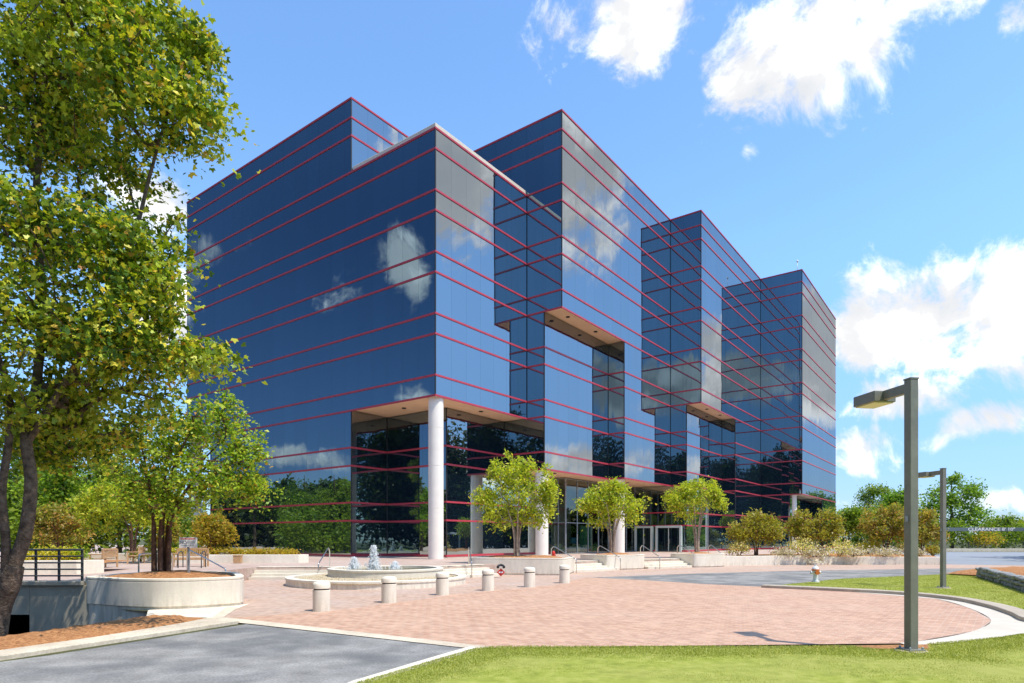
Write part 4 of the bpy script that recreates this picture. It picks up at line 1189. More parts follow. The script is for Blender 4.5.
def bumpy(name, outline, z, m, amp, step=.22, seed=1, crown=.0):
    """ground cover sheet with real relief inside an outline"""
    xs = [p[0] for p in outline]; ys = [p[1] for p in outline]
    g = random.Random(seed)
    loops = [[Vector(p) for p in outline]]
    from mathutils.geometry import delaunay_2d_cdt
    def inside(q):
        c = False; j = len(outline) - 1
        for i in range(len(outline)):
            (xi, yi), (xj, yj) = outline[i], outline[j]
            if (yi > q[1]) != (yj > q[1]) and q[0] < (xj - xi) * (q[1] - yi) / (yj - yi) + xi: c = not c
            j = i
        return c
    pts = [Vector(p) for p in outline]
    n = len(pts)
    edges = [(i, (i + 1) % n) for i in range(n)]
    x = min(xs)
    while x < max(xs):
        y = min(ys)
        while y < max(ys):
            q = (x + g.uniform(-.3, .3) * step, y + g.uniform(-.3, .3) * step)
            if inside(q): pts.append(Vector(q))
            y += step
        x += step
    vv, ee, ff, *_ = delaunay_2d_cdt(pts, edges, [list(range(n))], 1, 1e-5)
    cx, cy = sum(xs) / n, sum(ys) / n
    vs = []
    def edge_d(v):
        return min((v - (a + (b - a) * max(0, min(1, (v - a).dot(b - a) / max(1e-9, (b - a).length_squared))))).length for a, b in ((Vector(outline[i]), Vector(outline[(i + 1) % n])) for i in range(n)))
    for v in vv:
        d = edge_d(v)
        vs.append((v.x, v.y, z + (g.uniform(0, amp) + crown * min(1, d / 1.2)) * min(1, d / .15)))
    me = bpy.data.meshes.new(name); me.from_pydata(vs, [], [tuple(f) for f in ff]); me.update()
    bm = bmesh.new(); bm.from_mesh(me); bmesh.ops.recalc_face_normals(bm, faces=bm.faces)
    for f in bm.faces:
        if f.normal.z < 0: f.normal_flip()
    bm.to_mesh(me); bm.free()
    return link(name, me, m, smooth=True)

# pine straw strip between kerb and sunken walk
straw = [(-6.75, 14.9), (-7.35, 14.0), (-7.95, 12.2), (-9.05, 9.7), (-10.9, 6.7), (-12.4, 6.7), (-12.5, 7.2), (-9.95, 12.2), (-9.35, 13.9), (-8.95, 15.6), (-8.3, 15.75), (-7.4, 15.2)]
o = bumpy('pine_straw_bed', straw, .0, M['mulch'], .07, .16, 3, .06); o['kind'] = 'structure'

# lawns
front = [(-.58, 10.85), (-.3, 11.0), (3.0, 11.02), (5.9, 11.05), (6.2, 10.75), (7.1, 10.75), (7.4, 11.3), (8.1, 11.55), (9.3, 12.05), (10.3, 12.6), (11.2, 12.9), (13.2, 11.5), (26, 4), (26, -12), (-4, -12), (-3.2, 4), (-2.62, 6), (-2.0, 8.25), (-1.0, 10.1)]
o = bumpy('front_lawn', front, .012, M['lawn'], .012, .6, 5, .05); o['kind'] = 'structure'
o = sheet('post_earth', [(5.0, 11.2), (7.6, 11.45), (7.3, 10.4), (6.0, 10.4)], .011, M['mulch'])
back = [(10.0, 25.0)] + xy(kin)[3:] + [(17.5, 10), (26, 14), (28, 22), (26.3, 33.5), (25.4, 34.8), (19.7, 31.9), (15.5, 29.8), (11.5, 26.3)]
o = bumpy('lawn', back, .022, M['lawn'], .015, .6, 6, .0); o['kind'] = 'structure'

# blades of grass over the front lawn
def blades(name, outline, n, h, z, seed, label, ymax=99):
    g = np.random.default_rng(seed)
    xs = np.array([p[0] for p in outline]); ys = np.array([p[1] for p in outline])
    X = g.uniform(xs.min(), xs.max(), n * 3); Y = g.uniform(max(ys.min(), 7.5), ys.max(), n * 3)
    c = np.zeros(len(X), bool); j = len(xs) - 1
    for i in range(len(xs)):
        hit = ((ys[i] > Y) != (ys[j] > Y)) & (X < (xs[j] - xs[i]) * (Y - ys[i]) / (ys[j] - ys[i] + 1e-12) + xs[i])
        c ^= hit; j = i
    vis = np.abs(X) < Y * .85
    X, Y = X[c & vis][:n], Y[c & vis][:n]
    n = len(X)
    B = np.stack([X, Y, np.full(n, z)], 1)
    a = g.uniform(0, 6.283, n); w = .006
    s = np.stack([np.cos(a) * w, np.sin(a) * w, np.zeros(n)], 1)
    hh = h * g.uniform(.5, 1.25, n) * (1 + .12 * np.sin(X * 2.3 + np.sin(Y * 3.1) * 2))
    tip = B + np.stack([g.normal(size=n) * h * .45, g.normal(size=n) * h * .45, hh], 1)
    V = np.stack([B - s, B + s, tip], 1).reshape(-1, 3)
    o = link(name, np_mesh(name, V, 3, np.arange(3 * n)), M['grassblade'])
    o['kind'] = 'stuff'; tag(o, label)
    return o
blades('grass', front, 200000, .024, .05, 301, 'short yellow green grass of the front lawn')
blades('grass', back, 90000, .05, .02, 307, 'short bright grass of the lawn beyond the kerb')

# ------------------------------------------------------------------ steps, planters and walls
def stairs(label, line, n=3, tread=.36):
    """a flight falling from the plaza edge to the drive"""
    e = tag(empty('steps', (line[0][0], line[0][1], 0)), label, 'steps')
    o = Vector((line[0][0], line[0][1]))
    for i in range(n):
        ln = offset_line(line, (i + 1) * tread); bk = offset_line(line, i * tread + .002)
        poly = [(p[0] - o.x, p[1] - o.y) for p in bk] + [(p[0] - o.x, p[1] - o.y) for p in reversed(ln)]
        MB().prism(poly, .0 - .02, PLZ * (n - i) / (n + 1)).build('step', M['step'], e, bevel=.012)
    return e
# plaza edge travels left to right, so the drive is on its right
def edge_part(a, b):
    """piece of the plaza edge between x = a and x = b"""
    pts = []
    for (p, q) in zip(EDGE[:-1], EDGE[1:]):
        for t in np.linspace(0, 1, 12, endpoint=False):
            pts.append((p[0] + (q[0] - p[0]) * t, p[1] + (q[1] - p[1]) * t))
    pts.append(EDGE[-1])
    return [p for p in pts if a <= p[0] <= b]
stairs('broad pale steps between the round planter and the fountain', [(x, y - .002) for x, y in edge_part(-12.2, -8.4)])
stairs('pale steps between the fountain and the red plate planter', [(x, y - .002) for x, y in edge_part(-4.2, -1.3)])
stairs('pale steps between the first and second lime tree planters', [(x, y - .002) for x, y in edge_part(2.2, 6.6)])
stairs('pale steps in front of the entrance doors', [(x, y - .002) for x, y in edge_part(8.0, 13.0)])
# pale nosing course along the upper edge
for lab, a, b in (('pale edging course over the steps beside the fountain', -12.2, -1.3), ('pale edging course above the entrance steps', 2.0, 13.0)):
    ln = edge_part(a, b)
    mb = MB(); mb.prism(ln + offset_line(ln, -.55)[::-1], PLZ - .05, PLZ + .006)
    o = mb.build('edging', M['step']); o['kind'] = 'structure'
# plinth wall at the right
def wall(name, label, line, th, z0, z1, m='concrete', cap=True, cat='wall', bev=.02):
    poly = list(line) + offset_line(line, -th)[::-1]
    o0 = Vector((line[0][0], line[0][1]))
    mb = MB(); mb.prism([(x - o0.x, y - o0.y) for x, y in poly], z0, z1)
    o = mb.build(name, M[m], bevel=bev); o.location = (o0.x, o0.y, 0)
    return tag(o, label, cat)
pl = [(14.6, 44.3), (15.5, 44.6), (20.0, 46.1), (21.6, 46.4)]
wall('plinth_wall', 'long low white wall of the bed beside the third planter', pl, .35, 0, PLZ + .12)
wall('plinth_wall', 'low white wall of the bed behind the hydrant, ending at the road', [(22.9, 46.6), (24.0, 46.9), (28.0, 46.5), (31.3, 46.0)], .35, 0, PLZ + .02)
stairs('short pale steps between the two low bed walls', [(21.55, 47.0), (22.95, 47.3)], tread=.30)
bed = [(15.2, 45.2), (20.0, 46.7), (22.3, 47.5), (24.0, 47.9), (28.0, 47.0), (31.2, 46.5), (33, 50), (33.5, 56), (20, 52), (16, 48)]
o = bumpy('mulch_bed', bed, PLZ + .01, M['mulch'], .05, .5, 9, .08); o['kind'] = 'structure'

def planter(name, label, outline, h, soil, rim=.22, base=.0, cat='planter', m='concrete', seed=1, reveal=True):
    """walled planter: outer wall, rim, pine straw inside"""
    cx = sum(p[0] for p in outline) / len(outline); cy = sum(p[1] for p in outline) / len(outline)
    e = tag(empty(name, (cx, cy, 0)), label, cat)
    out = [(x - cx, y - cy) for x, y in outline]
    n = len(out)
    area = sum(out[i][0] * out[(i + 1) % n][1] - out[(i + 1) % n][0] * out[i][1] for i in range(n))
    if area < 0: out = out[::-1]
    def inset(d):
        res = []
        for i in range(n):
            a, b, c = Vector(out[i - 1]), Vector(out[i]), Vector(out[(i + 1) % n])
            d1, d2 = (b - a).normalized(), (c - b).normalized()
            n1, n2 = Vector((-d1.y, d1.x)), Vector((-d2.y, d2.x))
            mm = (n1 + n2).normalized(); k = d / max(.4, mm.dot(n1))
            res.append((b.x + mm.x * k, b.y + mm.y * k))
        return res
    rings = [(0.035, base), (0.035, .07), (0, .08), (0, h - .10), (.02, h - .09), (.02, h - .07), (0, h - .06), (0, h - .01), (.012, h), (rim, h), (rim, soil - .1)]
    vs, fs = [], []
    for d, z in rings:
        vs += [(x, y, z) for x, y in inset(d)]
    for i in range(len(rings) - 1):
        for j in range(n):
            fs.append((i * n + j, i * n + (j + 1) % n, (i + 1) * n + (j + 1) % n, (i + 1) * n + j))
    mb = MB(); mb.add(vs, fs)
    mb.build('planter_wall', M[m], e, autosmooth=40)
    ins = inset(rim - .02)
    so_ = bumpy('pine_straw', ins, soil, M['mulch'], .05, .22, seed, .17)
    so_.parent = e
    return e

def ellipse(cx, cy, rx, ry, n=40, a0=0, a1=360):
    return [(cx + rx * math.cos(R(a0 + (a1 - a0) * i / (n if a1 - a0 == 360 else n - 1))), cy + ry * math.sin(R(a0 + (a1 - a0) * i / (n if a1 - a0 == 360 else n - 1)))) for i in range(n)]

# round planter at the left: bulges toward the camera
rp = xy(catmull([(-12.25, 18.25), (-11.5, 17.75), (-10.6, 17.3), (-9.6, 17.1), (-8.75, 17.35), (-8.15, 17.8), (-7.8, 18.3), (-8.2, 19.3), (-9.0, 20.6), (-10.2, 21.3), (-11.5, 20.9), (-12.2, 20.0)], 5, closed=True))
planter('round_planter', 'large white curved planter holding the many stemmed tree', rp, .83, .74, base=-2.2, seed=13)

def front_planter(label, x0, y0, x1, y1, depth, h, seed, bul=.9):
    """bow-fronted planter between two points of its front base line"""
    a, b = Vector((x0, y0)), Vector((x1, y1)); d = (b - a); L = d.length; d.normalize(); nrm = Vector((-d.y, d.x))
    ctrl = [a + nrm * .5, a + d * .15 + nrm * .0, a + d * (L * .5) - nrm * .25 * bul, a + d * (L - .5) - nrm * .1, a + d * (L - .05) + nrm * .5, a + d * L + nrm * (depth - .3), a + d * (L - .4) + nrm * depth, a + d * .3 + nrm * depth, a + d * 0 + nrm * (depth - .3)]
    pts = catmull([(p.x, p.y) for p in ctrl], 5, closed=True)
    return planter('tree_planter', label, xy(pts), h, h - .09, seed=seed)
x0, y0 = G(470, 574); x1, y1 = G(585, 575.5)
front_planter('white planter carrying the red diamond plate and hose fitting', x0, y0 - .1, 2.85, 33.0, 2.6, .90, 17)
x0, y0 = G(607, 570); x1, y1 = G(647, 568.6)
front_planter('short bow fronted white planter between two flights of steps', x0, y0 - .3, x1, y1 - .2, 2.6, .92, 19)
x0, y0 = G(694, 567.4); x1, y1 = G(728, 566.6)
front_planter('white planter of the pale trunked tree at the end of the entrance steps', x0, y0 - .2, x1, y1, 2.4, .90, 21)

# sunken walk: retaining wall with a dark opening
mb = MB()
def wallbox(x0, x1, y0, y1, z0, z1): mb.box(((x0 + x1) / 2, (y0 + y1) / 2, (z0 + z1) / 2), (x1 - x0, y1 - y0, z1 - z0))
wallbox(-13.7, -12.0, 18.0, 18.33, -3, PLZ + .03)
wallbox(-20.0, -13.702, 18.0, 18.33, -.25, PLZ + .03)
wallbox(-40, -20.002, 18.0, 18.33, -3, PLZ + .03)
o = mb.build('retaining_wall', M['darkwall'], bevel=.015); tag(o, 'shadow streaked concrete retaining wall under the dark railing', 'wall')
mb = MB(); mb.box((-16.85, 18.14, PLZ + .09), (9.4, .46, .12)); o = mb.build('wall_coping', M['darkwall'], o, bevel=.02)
sheet('sunken_walk', [(-40, 6), (-8, 6), (-8, 24), (-40, 24)], -2.6, M['darkasphalt'])
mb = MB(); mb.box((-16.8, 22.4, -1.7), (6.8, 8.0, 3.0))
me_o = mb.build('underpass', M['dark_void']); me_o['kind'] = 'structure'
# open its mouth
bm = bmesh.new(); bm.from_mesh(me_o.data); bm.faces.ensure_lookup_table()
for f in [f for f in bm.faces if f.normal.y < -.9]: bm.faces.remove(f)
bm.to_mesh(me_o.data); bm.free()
# bank below the pine straw
mb = MB()
bk = [(-8.95, 15.75), (-9.35, 13.9), (-9.95, 12.2), (-12.6, 7.0)]
lo = [(-9.0, 15.95), (-9.7, 14.2), (-10.6, 12.8), (-13.6, 8)]
vs = [(x, y, .006) for x, y in bk] + [(x, y, -2.6) for x, y in lo]
mb.add(vs, [(i, i + 4, i + 5, i + 1) for i in range(3)]); o = mb.build('bank', M['mulch']); o['kind'] = 'structure'

# railing over the sunken walk
def railing(label, x0, x1, y, z, h, nposts, rails, mat):
    e = tag(empty('railing', (x0, y, z)), label, 'railing')
    for i in range(nposts):
        x = (x1 - x0) * i / (nposts - 1)
        MB().box((x, 0, h / 2), (.05, .05, h)).build('post', M[mat], e)
    for k in range(rails):
        zz = h - .03 - k * (h - .14) / (rails - 1) * .95
        MB().tube([(-.05, -.035, zz), (x1 - x0 + .05, -.035, zz)], .022 if k else .03, 8).build('rail', M[mat], e)
    return e
railing('dark four rail metal railing along the walk above the retaining wall', -17.6, -12.3, 18.15, PLZ + .15, .92, 9, 5, 'darkrail')

# steel handrails: bent tube from the plaza down the steps
def handrail(label, top, bottom, zt, zb, h=.86, mat='steel'):
    t, b = Vector(top), Vector(bottom)
    e = tag(empty('handrail', (t.x, t.y, 0)), label, 'handrail')
    b = b - t; d = b.normalized()
    pts = [Vector((-d.x * .35, -d.y * .35, zt)), Vector((-d.x * .35, -d.y * .35, zt + h - .12)), Vector((-d.x * .22, -d.y * .22, zt + h)), Vector((0, 0, zt + h)), Vector((b.x, b.y, zb + h)), Vector((b.x + d.x * .22, b.y + d.y * .22, zb + h - .1)), Vector((b.x + d.x * .25, b.y + d.y * .25, zb + h - .3)), Vector((b.x + d.x * .25, b.y + d.y * .25, zb))]
    sm = [pts[0]] + catmull(pts[1:7], 4) + [pts[7]]
    MB().tube(sm, .026, 8).build('rail', M[mat], e, smooth=True)
    return e
HR = [('bent steel handrail on the steps beside the fountain', (-8.9, 30.6), (-8.9, 29.4)),
      ('steel handrail at the slanting end of the red plate planter', (-2.2, 32.6), (-2.0, 31.2)),
      ('steel handrail behind the first lime tree, at its planter end', (2.5, 36.4), (3.4, 35.4)),
      ('steel handrail on the steps by the second lime tree', (5.6, 39.6), (6.4, 38.5)),
      ('steel handrail on the far side of the second lime tree', (8.6, 41.4), (9.2, 40.2)),
      ('steel handrail against the pale trunked tree', (11.6, 43.6), (12.2, 42.4)),
      ('steel handrail beyond the pale trunked tree', (14.2, 45.0), (14.6, 44.2)),
      ('steel handrail pair end on the short steps between bed walls', (21.6, 47.5), (21.75, 46.3)),
      ('steel handrail on the short steps, closer to the hydrant', (22.9, 47.7), (23.0, 46.5))]
for lab, a, b in HR: handrail(lab, a, b, PLZ, .0 if True else 0)
handrail('steel handrail at the end of the dark railing', (-12.15, 22.4), (-12.0, 20.6), PLZ, PLZ)
handrail('grey handrail sloping down behind the round planter', (-12.4, 24.6), (-10.8, 23.6), PLZ, .0)

# low walls and beds beyond the terrace
wall('bed_wall', 'low white wall holding the flower bed beside the office', [(-18.6, 35.0), (-11.9, 35.4), (-11.6, 36.2)], .4, PLZ - .02, PLZ + .46)
fb = [(-18.4, 35.5), (-12.2, 35.9), (-12.2, 38.0), (-14, 39.6), (-18.4, 39.5)]
o = bumpy('flower_bed', fb, PLZ + .30, M['mulch'], .05, .5, 29, .1); o['kind'] = 'structure'
thicket('ground_cover', 'mixed yellow green ground cover in the flower bed', -18.2, -12.6, 35.7, 37.6, .42, 5200, 'lf_gold', 311, .12, PLZ + .34)
wall('bed_wall', 'low pale wall along the terrace beyond the wooden benches', [(-36.0, 40.2), (-19.5, 38.6)], .4, PLZ - .02, PLZ + .45)
e = wall('raised_bed_wall', 'pale raised bed wall behind the dark railing', [(-24.0, 23.6), (-16.6, 24.2), (-16.2, 25.2)], .35, PLZ - .02, PLZ + .52)
for i, (px, Y, rd, h, lab) in enumerate([(38, 25.6, .9, .62, 'bright yellow shrub behind the railing, beside the maple stems'), (58, 26.2, .8, .66, 'bright yellow shrub behind the railing, second from the maple'), (74, 26.8, .55, .62, 'darker yellow green shrub at the raised bed end'), (182, 36.4, .75, 1.0, 'bright yellow shrub beside the white notice'), (140, 37.0, .7, .9, 'yellow green shrub past the side-on bench')]):
    shrub('yellow_shrub', lab, ((px - CXP) * Y / FPX, Y, PLZ + (.42 if Y < 30 else .05)), rd, h, 'lf_yellow' if i != 2 else 'lf_myrtle', 900, .10, 331 + i * 3)
bq = [(-24, 24.0), (-16.7, 24.6), (-16.5, 25.6), (-17, 28.4), (-24, 28)]
o = bumpy('raised_bed_soil', bq, PLZ + .38, M['mulch'], .05, .5, 33, .05); o['kind'] = 'structure'
# service box on the flower bed wall
o = MB().box((0, 0, .22), (.42, .25, .4)).box((0, 0, .44), (.46, .29, .04)).build('utility_box', M['wood'], bevel=.01)
o.location = (-15.0, 34.7, PLZ); tag(o, 'small brown utility box against the flower bed wall', 'utility box')

# ------------------------------------------------------------------ fountain
def fountain():
    cx, cy = -5.75, 27.2
    e = tag(empty('fountain', (cx, cy, 0)), 'two level curved white fountain with splashing jets', 'fountain')
    def ring(name, rx, ry, ox, oy, z0, z1, th, m, n=64, lip=.03):
        prof = [(0, z0), (0, z1 - .10), (lip, z1 - .085), (lip, z1 - .015), (lip - .015, z1), (-th, z1), (-th, z0)]
        vs, fs = [], []
        for d, z in prof:
            for j in range(n):
                a = 2 * math.pi * j / n
                vs.append((ox + (rx + d) * math.cos(a), oy + (ry + d) * math.sin(a), z))
        k = len(prof)
        for i in range(k - 1):
            for j in range(n):
                fs.append((i * n + j, i * n + (j + 1) % n, (i + 1) * n + (j + 1) % n, (i + 1) * n + j))
        mb = MB(); mb.add(vs, fs)
        return mb.build(name, m, e, autosmooth=40)
    ring('outer_wall', 3.75, 3.55, 0, 0, -.01, .32, .30, M['concrete'])
    ring('inner_wall', 2.55, 2.5, .05, 1.55, .05, .60, .26, M['concrete'])
    mb = MB(); mb.lathe([(3.6, .20), (3.6, .232)], 64); o = mb.build('pebble_tray', M['pebble'], e)
    # loose pebbles
    g = np.random.default_rng(401); C = []
    while len(C) < 2200:
        a = g.uniform(0, 6.283); q = math.sqrt(g.uniform(0, 1)) * 3.35
        x, y = q * math.cos(a), q * .94 * math.sin(a)
        if ((x - .05) / 2.65) ** 2 + ((y - 1.55) / 2.6) ** 2 > 1 : C.append((x, y))
    vs, fs = [], []
    base = [(1, 0, 0), (-1, 0, 0), (0, 1, 0), (0, -1, 0), (0, 0, 1), (0, 0, -1)]
    tri = [(0, 2, 4), (2, 1, 4), (1, 3, 4), (3, 0, 4), (2, 0, 5), (1, 2, 5), (3, 1, 5), (0, 3, 5)]
    for (x, y) in C:
        s = g.uniform(.035, .075); k = len(vs)
        for b in base: vs.append((x + b[0] * s * g.uniform(.8, 1.3), y + b[1] * s * g.uniform(.8, 1.3), .25 + b[2] * s * .6))
        fs += [tuple(i + k for i in t) for t in tri]
    mb = MB(); mb.add(vs, fs); o = mb.build('pebbles', M['pebble'], e, smooth=True); o['kind'] = 'stuff'
    mb = MB(); mb.lathe([(2.32, .40), (2.32, .52)], 64, (.05, 1.55, 0)); mb.build('water', M['water'], e)
    def jet(px, py_top, y, h, rad, seed, n):
        g = np.random.default_rng(seed)
        X = (px - CXP) * y / FPX - cx; Y = y - cy
        vs, fs = [], []
        ico = bmesh.new(); bmesh.ops.create_icosphere(ico, subdivisions=1, radius=1)
        bv = np.array([v.co[:] for v in ico.verts]); bf = [tuple(v.index for v in f.verts) for f in ico.faces]; ico.free()
        for i in range(n):
            t = g.uniform(0, 1) ** 1.2
            z = t * h
            rr = rad * (1 - .8 * t) * (.35 + .65 * g.uniform(0, 1))
            a = g.uniform(0, 6.283); q = abs(g.normal()) * .55 * rr + (g.uniform(0, .12) if g.uniform() < .25 else 0)
            s = g.uniform(.008, .024) * (1.2 - .5 * t)
            k = len(vs)
            st = g.uniform(1.2, 3.6)
            for b in bv: vs.append((X + q * math.cos(a) + b[0] * s, Y + q * math.sin(a) + b[1] * s, .52 + z + b[2] * s * st))
            fs += [tuple(i_ + k for i_ in f) for f in bf]
        # core column
        mb = MB(); mb.add(vs, fs)
        mb.build('water_jet', M['spray'], e, smooth=True)
    jet(374, 545, 28.6, 1.08, .36, 411, 3000)
    jet(354, 561, 28.9, .55, .36, 413, 1500)
    jet(395, 565, 28.9, .34, .32, 417, 1000)
    # froth
    return e
fountain()

# ------------------------------------------------------------------ bollards
def bollard():
    e = empty('bollard')
    r = .225
    mb = MB(); mb.lathe([(r, 0), (r, .555), (r - .02, .565)], 32); mb.build('body', M['concrete'], e, autosmooth=40)
    mb = MB(); mb.lathe([(r - .025, .56), (r - .025, .60)], 32); mb.build('groove', M['black'], e, autosmooth=40)
    mb = MB(); mb.lathe([(r - .015, .595), (r + .004, .605), (r + .004, .70), (r - .012, .745), (r - .05, .772), (.08, .785), (.01, .787)], 32); mb.build('cap', M['concrete'], e, autosmooth=40)
    return e
labs = ['white concrete bollard closest to the round planter', 'white bollard in front of the fountain middle', 'white bollard at the fountain end farthest from the round planter', 'white bollard before the steel handrail end of the planter', 'white bollard in front of the lime tree and red plate planter', 'white bollard farthest from the fountain, beside the brick court']
proto = bollard()
for i, (x, y) in enumerate(BOLL):
    o = proto if i == 0 else copy_tree(proto)
    o.location = (x, y, 0); o.rotation_euler.z = i * .7
    tag(o, labs[i], 'bollard', 'white bollards along the brick court')

# ------------------------------------------------------------------ lamp posts
def lamp_post():
    e = empty('lamp_post')
    H = 4.58; w = .15
    MB().box((0, 0, H / 2), (w, w, H)).build('post', M['pole'], e, bevel=.012)
    MB().box((0, 0, H + .012), (w + .012, w + .012, .024)).build('post_cap', M['pole'], e)
    MB().box((-.34, 0, H - .13), (.53, .10, .16)).build('arm', M['pole'], e, bevel=.006)
    hd = MB().box((-.88, 0, H - .14), (.56, .42, .19)).build('lamp_head', M['pole'], e, bevel=.012)
    MB().box((-.88, 0, H - .242), (.50, .36, .018)).build('lens', M['lens'], hd)
    MB().box((0, -w / 2 - .006, 2.25), (.06, .008, .10)).build('access_plate', M['grey'], e)
    MB().lathe([(.25, -.02), (.25, .04), (.23, .055)], 28).build('footing', M['brownkerb'], e, autosmooth=40)
    MB().box((0, 0, .066), (.30, .30, .022)).build('base_plate', M['pole'], e, bevel=.005)
    for sx in (-.115, .115):
        for sy in (-.115, .115):
            MB().lathe([(.018, .077), (.018, .11), (.010, .115)], 8, (sx, sy, 0)).build('anchor_bolt', M['grey'], e)
    return e
lp = lamp_post()
lp.location = (6.69, 10.63, 0.0); lp.rotation_euler.z = R(-82)
tag(lp, 'tall bronze lamp post rising from the front lawn edge', 'lamp post', 'bronze lamp posts')
l2 = copy_tree(lp)
l2.location = (16.45, 24.2, .0); l2.rotation_euler.z = R(-82)
tag(l2, 'bronze lamp post standing on the lawn beyond the kerb', 'lamp post', 'bronze lamp posts')
for i, (x, y, s) in enumerate(((6.3, 10.75, .14), (7.0, 10.7, .12), (5.7, 11.0, .13), (16.9, 24.3, .14))):
    pass

# ------------------------------------------------------------------ fire hydrant
x, y = G(815.5, 582, .10)
e = tag(empty('fire_hydrant', (x, y, .10)), 'white fire hydrant with orange caps on the lawn tip', 'hydrant')
MB().lathe([(.15, 0), (.15, .05), (.10, .06), (.095, .42), (.13, .44), (.13, .48)], 20).build('barrel', M['hyd_white'], e, autosmooth=40)
MB().lathe([(.12, .48), (.14, .50), (.13, .58), (.09, .64), (.04, .66), (.035, .72), (.01, .725)], 20).build('bonnet', M['hyd_white'], e, autosmooth=40)
MB().lathe([(.15, .475), (.155, .48), (.155, .535), (.148, .54)], 20).build('bonnet_flange', M['hyd_orange'], e, autosmooth=40)
for d in ((1, 0), (-1, 0), (0, -1)):
    s = 1.25 if d == (0, -1) else 1
    MB().tube([(d[0] * .07, d[1] * .07, .40), (d[0] * .17, d[1] * .17, .40)], .055 * s, 14).tube([(d[0] * .165, d[1] * .165, .40), (d[0] * .20, d[1] * .20, .40)], .07 * s, 14).build('outlet', M['hyd_white'] if d[0] else M['hyd_orange'], e, autosmooth=40)
# ------------------------------------------------------------------ hose fitting and diamond plate on the planter
fx, fy = G(501, 577.5); fy -= .22
e = tag(empty('hose_connection', (fx, fy, .0)), 'black twin hose fitting on the planter wall with a red diamond plate', 'hose fitting')
MB().tube([(0, .25, .62), (0, 0, .62)], .06, 12).build('pipe', M['black'], e)
for s in (-1, 1):
    MB().tube([(0, .02, .62), (s * .12, -.06, .60), (s * .14, -.16, .54)], .05, 12).tube([(s * .14, -.15, .55), (s * .145, -.20, .52)], .068, 12).build('nozzle', M['black'], e, autosmooth=40)
q = .20
pl_ = MB(); pl_.add([(0, -.02, .27 - q), (q, -.02, .27), (0, -.02, .27 + q), (-q, -.02, .27), (0, .0, .27 - q), (q, .0, .27), (0, .0, .27 + q), (-q, .0, .27)], [(0, 1, 2, 3), (7, 6, 5, 4), (0, 4, 5, 1), (1, 5, 6, 2), (2, 6, 7, 3), (3, 7, 4, 0)])
po = pl_.build('diamond_plate', M['signred'], e)
MB().box((0, -.024, .27), (.20, .004, .07)).build('legend_panel', M['white'], po)
# red stand-pipe on the terrace
x, y = (553.5 - CXP) * 37.5 / FPX, 37.5
e = tag(empty('standpipe', (x, y, PLZ)), 'small red standpipe on the terrace beside the first planter', 'standpipe')
MB().lathe([(.10, 0), (.10, .03), (.06, .05), (.06, .42), (.10, .46), (.10, .55), (.05, .62), (.02, .64)], 16).build('body', M['signred'], e, autosmooth=40)
MB().tube([(-.14, 0, .38), (.14, 0, .38)], .045, 12).build('outlet', M['signred'], e)

# ------------------------------------------------------------------ notice on the planter
def text_mesh(name, txt, size, m, parent, loc, rot=(R(90), 0, 0), align='CENTER', bold=0.0):
    cu = bpy.data.curves.new(name, 'FONT'); cu.body = txt; cu.size = size; cu.align_x = align; cu.align_y = 'CENTER'; cu.extrude = .003; cu.offset = bold
    to = bpy.data.objects.new(name + '_src', cu); COL.objects.link(to)
    bpy.context.view_layer.update()
    me = bpy.data.meshes.new_from_object(to.evaluated_get(bpy.context.evaluated_depsgraph_get()))
    bpy.data.objects.remove(to)
    o = link(name, me, m, parent); o.location = loc; o.rotation_euler = rot
    return o
ZS = 18.6
p = at(188.7, 574, ZS)
e = tag(empty('notice_sign', (p.x, p.y, .88)), 'white notice on a grey post in the round planter', 'sign')
MB().box((0, 0, .45), (.055, .04, 1.24)).build('post', M['grey'], e)
pan_ = MB().box((0, -.035, .92), (.53, .012, .31)).build('sign_panel', M['white'], e, bevel=.02)
MB().box((0, -.043, 1.035), (.44, .003, .05)).build('red_heading', M['pinkred'], pan_)
text_mesh('lettering', 'NO', .13, M['grey'], pan_, (-.14, -.044, .93))
for zz, ww in ((.965, .24), (.925, .22), (.885, .24), (.835, .42)):
    MB().box((.11 if zz > .85 else 0, -.043, zz), (ww, .003, .014)).build('text_line', M['grey'], pan_)
MB().tube([(0, -.045, 1.09), (0, -.03, 1.09)], .02, 10).build('bolt', M['black'], e)
MB().tube([(0, -.045, .78), (0, -.03, .78)], .02, 10).build('bolt', M['black'], e)

# ------------------------------------------------------------------ benches
def bench():
    e = empty('wooden_bench')
    for sx in (-.70, .70):
        for sy in (-.26, .26):
            h = .86 if sy > 0 else .62
            MB().box((sx, sy, h / 2), (.07, .07, h)).build('leg', M['wood'], e, bevel=.008)
        MB().box((sx, -.02, .64), (.09, .60, .045)).build('armrest', M['wood'], e, bevel=.01)
    sm = MB()
    for i in range(5): sm.box((0, -.23 + i * .105, .43), (1.36, .085, .03))
    sm.box((0, -.28, .37), (1.32, .03, .09)); sm.build('seat', M['wood'], e, bevel=.006)
    bk = MB()
    bk.box((0, .27, .86), (1.32, .035, .09)).box((0, .265, .53), (1.32, .03, .06))
    for i in range(13): bk.box((-.6 + i * .1, .267, .69), (.055, .018, .26))
    bk.build('backrest', M['wood'], e, bevel=.005)
    return e
bp = bench()
b0 = at(104, 571, 29.5)
bp.location = (b0.x, 29.5, PLZ); bp.rotation_euler.z = R(-82)
tag(bp, 'wooden bench turned side-on beside the end of the railing', 'bench', 'wooden benches on the terrace')
